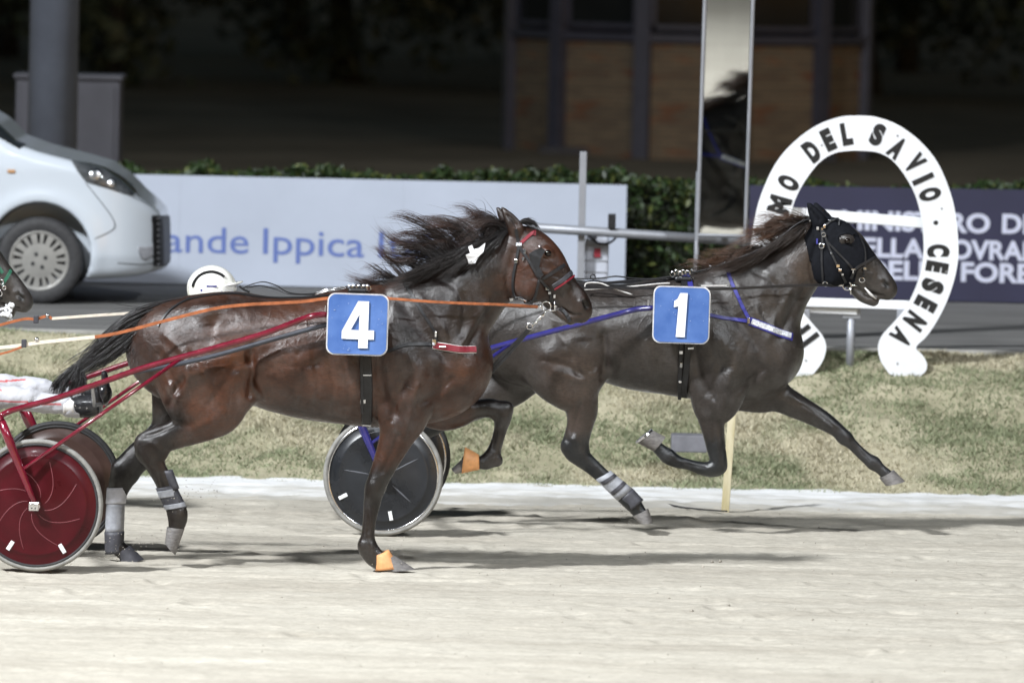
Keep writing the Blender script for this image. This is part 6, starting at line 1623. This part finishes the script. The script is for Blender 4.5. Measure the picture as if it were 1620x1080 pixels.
# the panel turns only about its long side's horizontal axis as the mirrors at a finish do
Rm = np.cross([0, 0, 1.0], Nm); Rm /= -np.linalg.norm(Rm); Um = np.cross(Nm, Rm) * -1
if Um[2] < 0: Um = -Um
if Rm[0] < 0: Rm = -Rm
hw_, z_lo, z_hi = .147, P(1143, 370, Y_MIR)[2] - c_m[2], 1.6
mirror = empty('finish_mirror', (c_m[0], Y_MIR + .1, Z_ROAD), 'tall narrow tilted mirror on steel posts reflecting the dark horse', 'mirror')
lean = Rm * 0 + np.array([_R[2] * 0, 0, 0])
Um2 = Um + Rm * 0.008; Um2 /= np.linalg.norm(Um2)
def mp_(u, v, w=0): return c_m + Rm * u + Um2 * v + Nm * w
mm = bpy.data.materials.new('mirror_glass'); mm.use_nodes = True; bb_ = mm.node_tree.nodes['Principled BSDF']
bb_.inputs['Metallic'].default_value = 1; bb_.inputs['Roughness'].default_value = 0.015
nzm = mm.node_tree.nodes.new('ShaderNodeTexNoise'); nzm.inputs['Scale'].default_value = 3
mm.node_tree.links.new(_ramp(mm.node_tree, nzm.outputs['Fac'], [(.3, (.80, .81, .80)), (.7, (.86, .87, .86))]), bb_.inputs['Base Color'])
mk('glass', [mp_(-hw_, z_lo, .012), mp_(hw_, z_lo, .012), mp_(hw_, z_hi, .012), mp_(-hw_, z_hi, .012)], [(0, 1, 2, 3)], mm, mirror)
bkV = [mp_(u, v, w) for w in (.008, -.012) for (u, v) in ((-hw_, z_lo), (hw_, z_lo), (hw_, z_hi), (-hw_, z_hi))]
mk('backing', bkV, [(0, 1, 2, 3), (7, 6, 5, 4), (0, 4, 5, 1), (1, 5, 6, 2), (2, 6, 7, 3), (3, 7, 4, 0)], M['galv'], mirror)
for s in (-1, 1):
    MB().tube([mp_(s * (hw_ + .014), z_lo - .05, .0), mp_(s * (hw_ + .014), z_hi + .02, .0)], .014, 8).build('frame', M['galv'], mirror)
    q_ = mp_(s * (hw_ + .014), z_lo, -.05)
    MB().tube([(q_[0], q_[1] + .06, Z_ROAD - .1), (q_[0], q_[1] + .06, c_m[2] - .1)], .018, 10).build('post', M['galv'], mirror, smooth=True)
MB().tube([mp_(-hw_ - .01, z_lo - .012, .0), mp_(hw_ + .01, z_lo - .012, .0)], .014, 8).build('frame', M['galv'], mirror)

# ------------------------------------------------------------------ wooden stake at the track edge
p0_, p1_ = P(1147, 812, 44.45), P(1159, 641, 44.45)
p0_[2] = 0
stk = empty('stake', p0_, 'pale yellow wooden stake at the white track edge', 'stake')
M['yellow_wood'] = material('yellow_wood', (0.50, 0.43, 0.24), 0.75, var=0.2, scale=8, stretch=(3, 3, .6), color2=(0.66, 0.60, 0.42))
d = p1_ - p0_; L = np.linalg.norm(d); d /= L; R_ = np.stack([np.cross([0, 1, 0], d), [0, 1, 0], d], 1)
MB().box((p0_ + p1_) / 2 - d * .05, (.024, .02, L / 2 + .05), R_, bev=.004).build('post', M['yellow_wood'], stk)
p2_ = P(1090, 700, 46.3); blk = MB().box(p2_, (.115, .10, .055), bev=.01).build('kerb_block', material('grey_plastic', (0.13, 0.13, 0.145), 0.7, var=0.2, scale=10))
tag(blk, 'dark grey block lying at the foot of the grass bank', 'block')
wire = MB().tube(catmull([(P(x, y, Yw)[0], Yw, .008 + .004 * k) for k, (x, y, Yw) in enumerate(((1050, 804, 44.9), (1080, 808, 44.6), (1120, 815, 44.4), (1150, 820, 44.3)))], 6), .005, 8).build('track_cable', M['rubber'], smooth=True)
tag(wire, 'thin dark cable lying on the sand beside the yellow stake', 'cable')

# ------------------------------------------------------------------ van
def poly_sdf(X, Z, poly):
    poly = np.asarray(poly, float); d = np.full(X.shape, 1e9); s = np.ones(X.shape)
    n = len(poly); j = n - 1
    for i in range(n):
        e = poly[j] - poly[i]; wx, wz = X - poly[i][0], Z - poly[i][1]
        t = np.clip((wx * e[0] + wz * e[1]) / (e @ e), 0, 1)
        d = np.minimum(d, (wx - e[0] * t) ** 2 + (wz - e[1] * t) ** 2)
        c1 = Z >= poly[i][1]; c2 = Z < poly[j][1]; c3 = e[0] * wz > e[1] * wx
        fl = (c1 & c2 & c3) | (~c1 & ~c2 & ~c3); s[fl] *= -1; j = i
    return s * np.sqrt(d)
Yc = Y_CAR
def cp(x, y): q = P(x - 7, y, Yc); return (q[0], q[2])
SC = 1 / (FPX / Yc)
prof_px = [(262, 430), (222, 439), (153, 443), (150, 443), (-700, 436), (-712, 380), (-716, 250), (-690, 130), (-640, 92), (-540, 80), (-300, 84), (-190, 100), (-120, 128), (-40, 172), (0, 197), (27, 225), (67, 240), (116, 253), (169, 268), (197, 287), (222, 312), (246, 330), (257, 341), (261, 360), (262, 400)]
prof = [cp(*q) for q in prof_px]
wf, wr = cp(69, 402), cp(-471, 390)
vox = .016
pa = np.array(prof); lo = np.array([pa[:, 0].min() - .08, Yc - .08, pa[:, 1].min() - .08]); hi = np.array([pa[:, 0].max() + .08, Yc + 1.75, pa[:, 1].max() + .08])
ns = np.ceil((hi - lo) / vox).astype(int) + 1
gx, gy, gz = [lo[i] + vox * np.arange(ns[i]) for i in range(3)]
X2, Z2 = np.meshgrid(gx, gz, indexing='ij')
D2 = poly_sdf(X2, Z2, prof) 
yc_mid = Yc + .84
# half width: narrows upward (tumblehome) and to the nose
xf = pa[:, 0].max()
hwid = .84 - .22 * np.clip((Z2 - (Z_ROAD + .95)) / .8, 0, 1) ** 1.3 - .05 * np.clip((Z_ROAD + .35 - Z2) / .2, 0, 1) - .30 * np.clip(1 - (xf - X2) / .55, 0, 1) ** 2.4
# wheel-arch flare
for w_ in (wf, wr):
    rr = np.hypot(X2 - w_[0], Z2 - w_[1]); hwid = hwid + .018 * np.exp(-((rr - .40) / .06) ** 2)
DY = np.abs(gy - yc_mid)[None, :, None] - hwid[:, None, :]
kk = .085
A_ = D2[:, None, :] + 0 * DY
F3 = -smin(-A_, -DY, kk)
for w_ in (wf, wr):
    arch = np.hypot(X2 - w_[0], Z2 - w_[1]) - .365
    cut = np.maximum(arch[:, None, :] + 0 * DY, (.60 - np.abs(gy - yc_mid))[None, :, None] + 0 * DY)
    F3 = np.maximum(F3, -cut)
Vc, Qc = surface_nets(F3.astype(np.float32), lo, vox)
E = np.vstack([Qc[:, [0, 1]], Qc[:, [1, 2]], Qc[:, [2, 3]], Qc[:, [3, 0]]])
for _ in range(2):
    A2 = np.zeros_like(Vc); Nn = np.zeros(len(Vc)); np.add.at(A2, E[:, 0], Vc[E[:, 1]]); np.add.at(A2, E[:, 1], Vc[E[:, 0]]); np.add.at(Nn, E[:, 0], 1); np.add.at(Nn, E[:, 1], 1)
    Vc = .5 * Vc + .5 * A2 / Nn[:, None]
skc = Skin(Vc, Qc, Yc)
van = empty('van', (wf[0] - .9, yc_mid, Z_ROAD), 'white compact van parked on the road at the left edge', 'van')
M['car_paint'] = material('car_paint', (0.50, 0.545, 0.60), 0.22, var=0.02, scale=2, coat=.6)
body = mk('body', Vc, Qc, M['car_paint'], van, smooth=True)
M['dark_plastic'] = material('dark_plastic', (0.02, 0.02, 0.022), 0.5, var=0.2, scale=20)
M['glass_dark'] = material('glass_dark', (0.015, 0.018, 0.02), 0.06, var=0.2, scale=3, coat=.5)
M['headlamp'] = material('headlamp_glass', (0.06, 0.065, 0.07), 0.12, var=0.6, scale=14, coat=.6)
hl = shell('headlight', skc, [(113, 255), (124, 273), (136, 288), (170, 298), (208, 310), (217, 306), (208, 292), (190, 278), (165, 265), (138, 258)], .006, M['headlamp'], body, near='near', yr=(-.1, .5), snap=6)
for (x, y, r) in ((150, 277, .045), (176, 290, .035)):
    h, n = skc.hit(x, y); l = MB(); l.lathe(h + n * .009, n, [(.001, .004), (r * .6, .005), (r, .001), (r, -.004)], 20); l.build('lamp', M['chrome'], hl, smooth=True)
shell('window', skc, [(-20, 200), (-6, 200), (-60, 172), (-118, 140), (-180, 118), (-300, 104), (-300, 215), (-20, 218)], .005, M['glass_dark'], body, near='near', yr=(-.1, .5), snap=6)
shell('windshield', skc, [(-3, 196), (24, 222), (40, 228), (30, 236), (-8, 214), (-130, 132), (-118, 124)], .006, M['glass_dark'], body, near='all', yr=(-.1, .9), snap=5)
for yy in np.linspace(345, 418, 9): MB().tube([P(250, yy, Yc + .16), P(256, yy, Yc + .55), P(258, yy, yc_mid), P(256, yy, yc_mid + .3)], .011, 6).build('grille_bar', M['dark_plastic'], body)
shell('grille', skc, [(240, 341), (275, 341), (275, 421), (243, 421)], .006, M['dark_plastic'], body, near='all', yr=(-.1, 2), snap=5)
shell('fog_lamp', skc, [(217, 390), (244, 389), (244, 404), (230, 412), (222, 408)], .004, M['grey_boot'], body, near='near', yr=(-.1, .6), snap=5)
h, n, R_ = frame_at(skc, 18, 271); MB().box(h + n * .006, (.028, .006, .012), R_, bev=.004).build('side_lamp', material('amber', (.45, .25, .12), .3), body)
def seam(pts):
    strap('seam', skc, pts, .006, M['dark_plastic'], body, off=.0005, thick=.0015, step=6)
seam([(136, 290), (160, 320), (178, 345), (180, 362), (150, 378)]); seam([(210, 312), (235, 324), (252, 336)]); seam([(116, 254), (70, 242), (30, 230)]); seam([(-60, 210), (-62, 300), (-40, 400)]); seam([(186, 416), (222, 418), (244, 416)])
for w_ in (wf, wr):
    for yy in (Yc + .13, Yc + 1.33): MB().lathe((w_[0], yy, w_[1]), (0, 1, 0), [(.360, -.03 if yy < yc_mid else .0), (.358, .22)], 40).build('wheel_arch', M['dark_plastic'], body, smooth=True)
    for s in (0, 1):
        yy = Yc + .10 if s == 0 else Yc + 1.58
        cw = np.array([w_[0], yy, Z_ROAD + .31]); wroot = empty('wheel', cw); link_parent(wroot, van); wroot.location = Vector(cw)
        prof_t = [(.20, -.085), (.215, -.096), (.26, -.103), (.29, -.095), (.309, -.075), (.312, 0), (.309, .075), (.29, .095), (.26, .103), (.215, .096), (.20, .085)]
        fix_normals(MB().lathe(cw, (0, 1, 0), prof_t, 64).build('tyre', M['rubber'], wroot, smooth=True))
        fix_normals(MB().lathe(cw, (0, 1, 0), [(.001, -.06), (.10, -.06), (.15, -.055), (.19, -.06), (.205, -.088), (.214, -.094), (.216, -.085), (.20, .06)], 64).build('rim', M['dark_plastic'], wroot, smooth=True))
        if s == 0:
            # hub cap with nine wide spokes between dark slots
            cap = MB()
            cap.lathe(cw, (0, 1, 0), [(.001, -.090), (.05, -.090), (.09, -.088), (.125, -.084)], 54); cap.lathe(cw, (0, 1, 0), [(.185, -.078), (.200, -.088), (.212, -.096), (.213, -.09)], 54)
            fix_normals(cap.build('hub_cap', material('hubcap_silver', (.27, .265, .25), .45, metal=.3, var=.12, scale=10), wroot, smooth=True))
            for k in range(18):
                a = 2 * PI * (k + .2) / 18; wv = .0215 if k % 2 else .013
                u = np.array([math.cos(a), 0, math.sin(a)]); t_ = np.array([-math.sin(a), 0, math.cos(a)])
                i_, o_ = cw + u * .118, cw + u * .195
                Vv = [i_ - t_ * wv * .8 + [0, -.086, 0], i_ + t_ * wv * .8 + [0, -.086, 0], o_ + t_ * wv * 1.15 + [0, -.084, 0], o_ - t_ * wv * 1.15 + [0, -.084, 0]]
                Vv += [v + np.array([0, .015, 0]) for v in Vv]
                fix_normals(mk('spoke', Vv, [(0, 1, 2, 3), (4, 7, 6, 5), (0, 4, 5, 1), (1, 5, 6, 2), (2, 6, 7, 3), (3, 7, 4, 0)], MATS['hubcap_silver'], wroot))
            for k in range(4):
                a = 2 * PI * k / 4 + .45; c_ = cw + np.array([.05 * math.cos(a), -.091, .05 * math.sin(a)]); MB().lathe(c_, (0, -1, 0), [(.001, .002), (.009, .003), (.013, .004), (.015, .001)], 12).build('wheel_bolt', M['dark_plastic'], wroot)

# ------------------------------------------------------------------ mast and cabinet behind the hedge
Yp = 58.5; p = P(83, 200, Yp)
mast = empty('lighting_mast', (p[0], Yp, Z_ROAD - .03), 'thick grey steel mast rising behind the white van', 'mast')
MB().tube([(p[0], Yp, Z_ROAD - .3), (p[0], Yp, 8), (p[0], Yp, 16)], [.205, .18, .14], 28).build('pole', material('mast_paint', (0.11, 0.125, 0.16), .55, var=.12, scale=3), mast, smooth=True)
MB().box((p[0], Yp, Z_ROAD + .02), (.3, .3, .03), bev=.01).build('base_plate', M['galv'], mast)
cabn = empty('cabinet', (P(108, 240, 60)[0], 60.4, Z_ROAD - .05), 'grey equipment cabinet standing behind the thick mast', 'cabinet')
M['cabinet'] = material('cabinet_grey', (0.05, 0.05, 0.062), 0.6, var=0.15, scale=3)
a, b_ = P(25, 124, 60.2), P(190, 128, 60.2)
MB().box(((a[0] + b_[0]) / 2, 60.5, (a[2] + Z_ROAD) / 2 - .05), ((b_[0] - a[0]) / 2, .28, (a[2] - Z_ROAD) / 2 + .05), bev=.012).build('case', M['cabinet'], cabn)
MB().box(((a[0] + b_[0]) / 2, 60.5, a[2] + .02), ((b_[0] - a[0]) / 2 + .02, .31, .02), bev=.008).build('lid', M['cabinet'], cabn)
for k in (-1, 1): MB().box(((a[0] + b_[0]) / 2 + k * .2, 60.215, (a[2] + Z_ROAD) / 2), (.19, .008, (a[2] - Z_ROAD) / 2 - .05), bev=.004).build('door', M['cabinet'], cabn)

# ------------------------------------------------------------------ twelve-sided brick kiosk
def mat_brick():
    m = bpy.data.materials.new('brick'); m.use_nodes = True; nt = m.node_tree; N = nt.nodes; L = nt.links
    tc = N.new('ShaderNodeTexCoord'); br_ = N.new('ShaderNodeTexBrick')
    sep = N.new('ShaderNodeSeparateXYZ'); cmb = N.new('ShaderNodeCombineXYZ'); L.new(tc.outputs['Object'], sep.inputs[0]); L.new(sep.outputs['X'], cmb.inputs[0]); L.new(sep.outputs['Z'], cmb.inputs[1])
    L.new(cmb.outputs[0], br_.inputs['Vector'])
    br_.inputs['Color1'].default_value = (.27, .20, .13, 1); br_.inputs['Color2'].default_value = (.18, .13, .09, 1); br_.inputs['Mortar'].default_value = (.15, .13, .10, 1)
    br_.inputs['Scale'].default_value = 1.0; br_.inputs['Brick Width'].default_value = .25; br_.inputs['Row Height'].default_value = .065; br_.inputs['Mortar Size'].default_value = .008
    nz = N.new('ShaderNodeTexNoise'); nz.inputs['Scale'].default_value = 1.4; nz.inputs['Detail'].default_value = 5; mp = N.new('ShaderNodeMapping'); mp.inputs['Scale'].default_value = (1, 1, 5); L.new(tc.outputs['Object'], mp.inputs[0]); L.new(mp.outputs[0], nz.inputs['Vector'])
    red = _ramp(nt, nz.outputs['Fac'], [(.55, (1, 1, 1)), (.64, (1.1, .66, .52))])
    mx = N.new('ShaderNodeMix'); mx.data_type = 'RGBA'; mx.blend_type = 'MULTIPLY'; mx.inputs[0].default_value = 1
    L.new(br_.outputs['Color'], mx.inputs[6]); L.new(red, mx.inputs[7]); L.new(mx.outputs[2], N['Principled BSDF'].inputs['Base Color']); N['Principled BSDF'].inputs['Roughness'].default_value = .85
    return m
M['brick'] = mat_brick(); M['kiosk_frame'] = material('kiosk_frame', (0.07, 0.07, 0.10), 0.5, var=0.15, scale=6)
Yk = 88.0; kc = P(1090, 240, Yk); zg = float(back_z(np.array([kc[0]]), np.array([Yk]))[0]); Rk = 295 * Yk / FPX
kz = P(1090, 62, Yk)[2] - zg
kiosk = empty('kiosk', (kc[0], Yk + Rk, zg), 'dark many-sided kiosk with brick panels below wide windows', 'building')
kC = np.array([kc[0], Yk + Rk])
for k in range(12):
    a0, a1 = math.radians(-90 - 15 + 30 * k), math.radians(-90 + 15 + 30 * k)
    A_ = np.array([kC[0] + Rk * math.cos(a0), kC[1] + Rk * math.sin(a0)]); B_ = np.array([kC[0] + Rk * math.cos(a1), kC[1] + Rk * math.sin(a1)])
    tvec = (B_ - A_) / np.linalg.norm(B_ - A_); nvec = np.array([tvec[1], -tvec[0]]); mid = (A_ + B_) / 2; Lh = np.linalg.norm(B_ - A_) / 2
    R_ = np.array([[tvec[0], -nvec[0], 0], [tvec[1], -nvec[1], 0], [0, 0, 1]])
    MB().box((A_[0], A_[1], zg + 2.0), (.10, .08, 2.1), np.array([[math.cos(a0 + PI / 2), -math.sin(a0 + PI / 2), 0], [math.sin(a0 + PI / 2), math.cos(a0 + PI / 2), 0], [0, 0, 1]]), bev=.01).build('column', M['kiosk_frame'], kiosk)
    pm_ = mid - nvec * .06
    pl = MB().box((0, 0, 0), (Lh - .06, .05, kz / 2 - .04), bev=.006); 
    po = mk('brick_panel', pl.V, pl.F, M['brick'], None, origin=(0, 0, 0)); po.matrix_world = Matrix.Translation((pm_[0], pm_[1], zg + kz / 2 - .04)) @ Matrix(R_.tolist()).to_4x4()
    mwb = po.matrix_world.copy(); po.parent = kiosk; po.matrix_parent_inverse = Matrix.Translation(-Vector(kiosk.location)); po.matrix_basis = mwb
    MB().box((mid[0], mid[1], zg + kz), (Lh - .05, .07, .05), R_, bev=.006).build('sill', M['kiosk_frame'], kiosk)
    fr = MB()
    for (u, v, hu, hv) in ((0, .08, Lh - .08, .03), (0, 1.62, Lh - .08, .03), (-Lh + .12, .85, .03, .8), (Lh - .12, .85, .03, .8)):
        q_ = mid - nvec * .03 + tvec * u; fr.box((q_[0], q_[1], zg + kz + .05 + v), (hu, .03, hv), R_)
    fo_ = fr.build('window_frame', M['kiosk_frame'], kiosk)
    q_ = mid - nvec * .035; MB().box((q_[0], q_[1], zg + kz + .90), (Lh - .14, .008, .78), R_).build('pane', M['glass_dark'], kiosk)
    q_ = mid; MB().box((q_[0], q_[1], zg + 3.6), (Lh, .09, .3), R_, bev=.01).build('fascia', M['kiosk_frame'], kiosk)
rf = MB(); rf.lathe((kC[0], kC[1], zg + 3.9), (0, 0, 1), [(Rk + .35, 0), (Rk + .35, .08), (.3, .9), (.001, 1.0)], 12); rf.build('roof', M['kiosk_frame'], kiosk)
MB().box((kC[0], kC[1], zg + .06), (Rk * .8, Rk * .8, .05)).build('floor', M['cabinet'], kiosk)

# ------------------------------------------------------------------ dark trees far behind
def tree(x, y, h, r, seed, label):
    rg = np.random.default_rng(seed); z = float(back_z(np.array([x]), np.array([y]))[0])
    root = empty('tree', (x, y, z), label, 'tree', 'dark trees beyond the course')
    tr = MB(); top = np.array([x + rg.normal() * .3, y, z + h * .55])
    tr.tube(catmull([(x, y, z - .1), (x + rg.normal() * .15, y, z + h * .3), top], 5), np.linspace(.24, .10, 11), 9)
    for k in range(6):
        a = rg.uniform(0, 2 * PI); s_ = np.array([x, y, z + h * rg.uniform(.22, .5)]); e_ = s_ + np.array([math.cos(a) * r * .7, math.sin(a) * r * .7, h * .22]); tr.tube([s_, (s_ + e_) / 2 + [0, 0, .2], e_], [.10, .07, .03], 7)
    tr.build('trunk', material('bark', (.035, .033, .03), .9, var=.3, scale=6), root, smooth=True)
    n = 5200; nc = 46
    cc = rg.normal(size=(nc, 3)); cc /= np.linalg.norm(cc, axis=1)[:, None]; cc *= rg.uniform(.35, 1, (nc, 1)) ** .6
    cc = np.array([x, y, z + h * .50]) + cc * np.array([r * 1.15, r, h * .50])
    w = rg.integers(0, nc, n); C = cc[w] + rg.normal(size=(n, 3)) * np.array([.45, .45, .35])
    t = np.array([[.10, .125, .085]]) * rg.uniform(.5, 1.4, (nc, 1))[w] * rg.uniform(.7, 1.3, (n, 1))
    leafmesh(C, .16, t, 'crown', M['leaf'], root)
spots = [(-6.3, 112, 7.5, 2.6, 'dark tree far behind the thick grey mast at the left'), (-2.7, 117, 8.5, 3.0, 'spreading dark tree left of the kiosk, farther from it'), (1.0, 113, 8.0, 2.6, 'spreading dark tree just left of the kiosk'), (5.6, 116, 8.5, 2.8, 'dark tree right of the kiosk behind the horseshoe'), (9.2, 113, 7.5, 2.8, 'dark tree at the far right edge behind the horseshoe')]
for i, (x, y, h, r, lab) in enumerate(spots): tree(x, y, h, r, 100 + i, lab)
for i, (x, y, h, r) in enumerate([(-9, 128, 11, 4), (-4, 131, 12, 4), (1.5, 129, 12, 4), (7, 131, 12, 4), (12, 128, 11, 4)]):
    tree(x, y, h, r, 200 + i, ['tall dark tree in the back row, leftmost', 'tall dark tree in the back row, second from left', 'tall dark tree in the back row, in the middle', 'tall dark tree in the back row, second from right', 'tall dark tree in the back row, rightmost'][i])
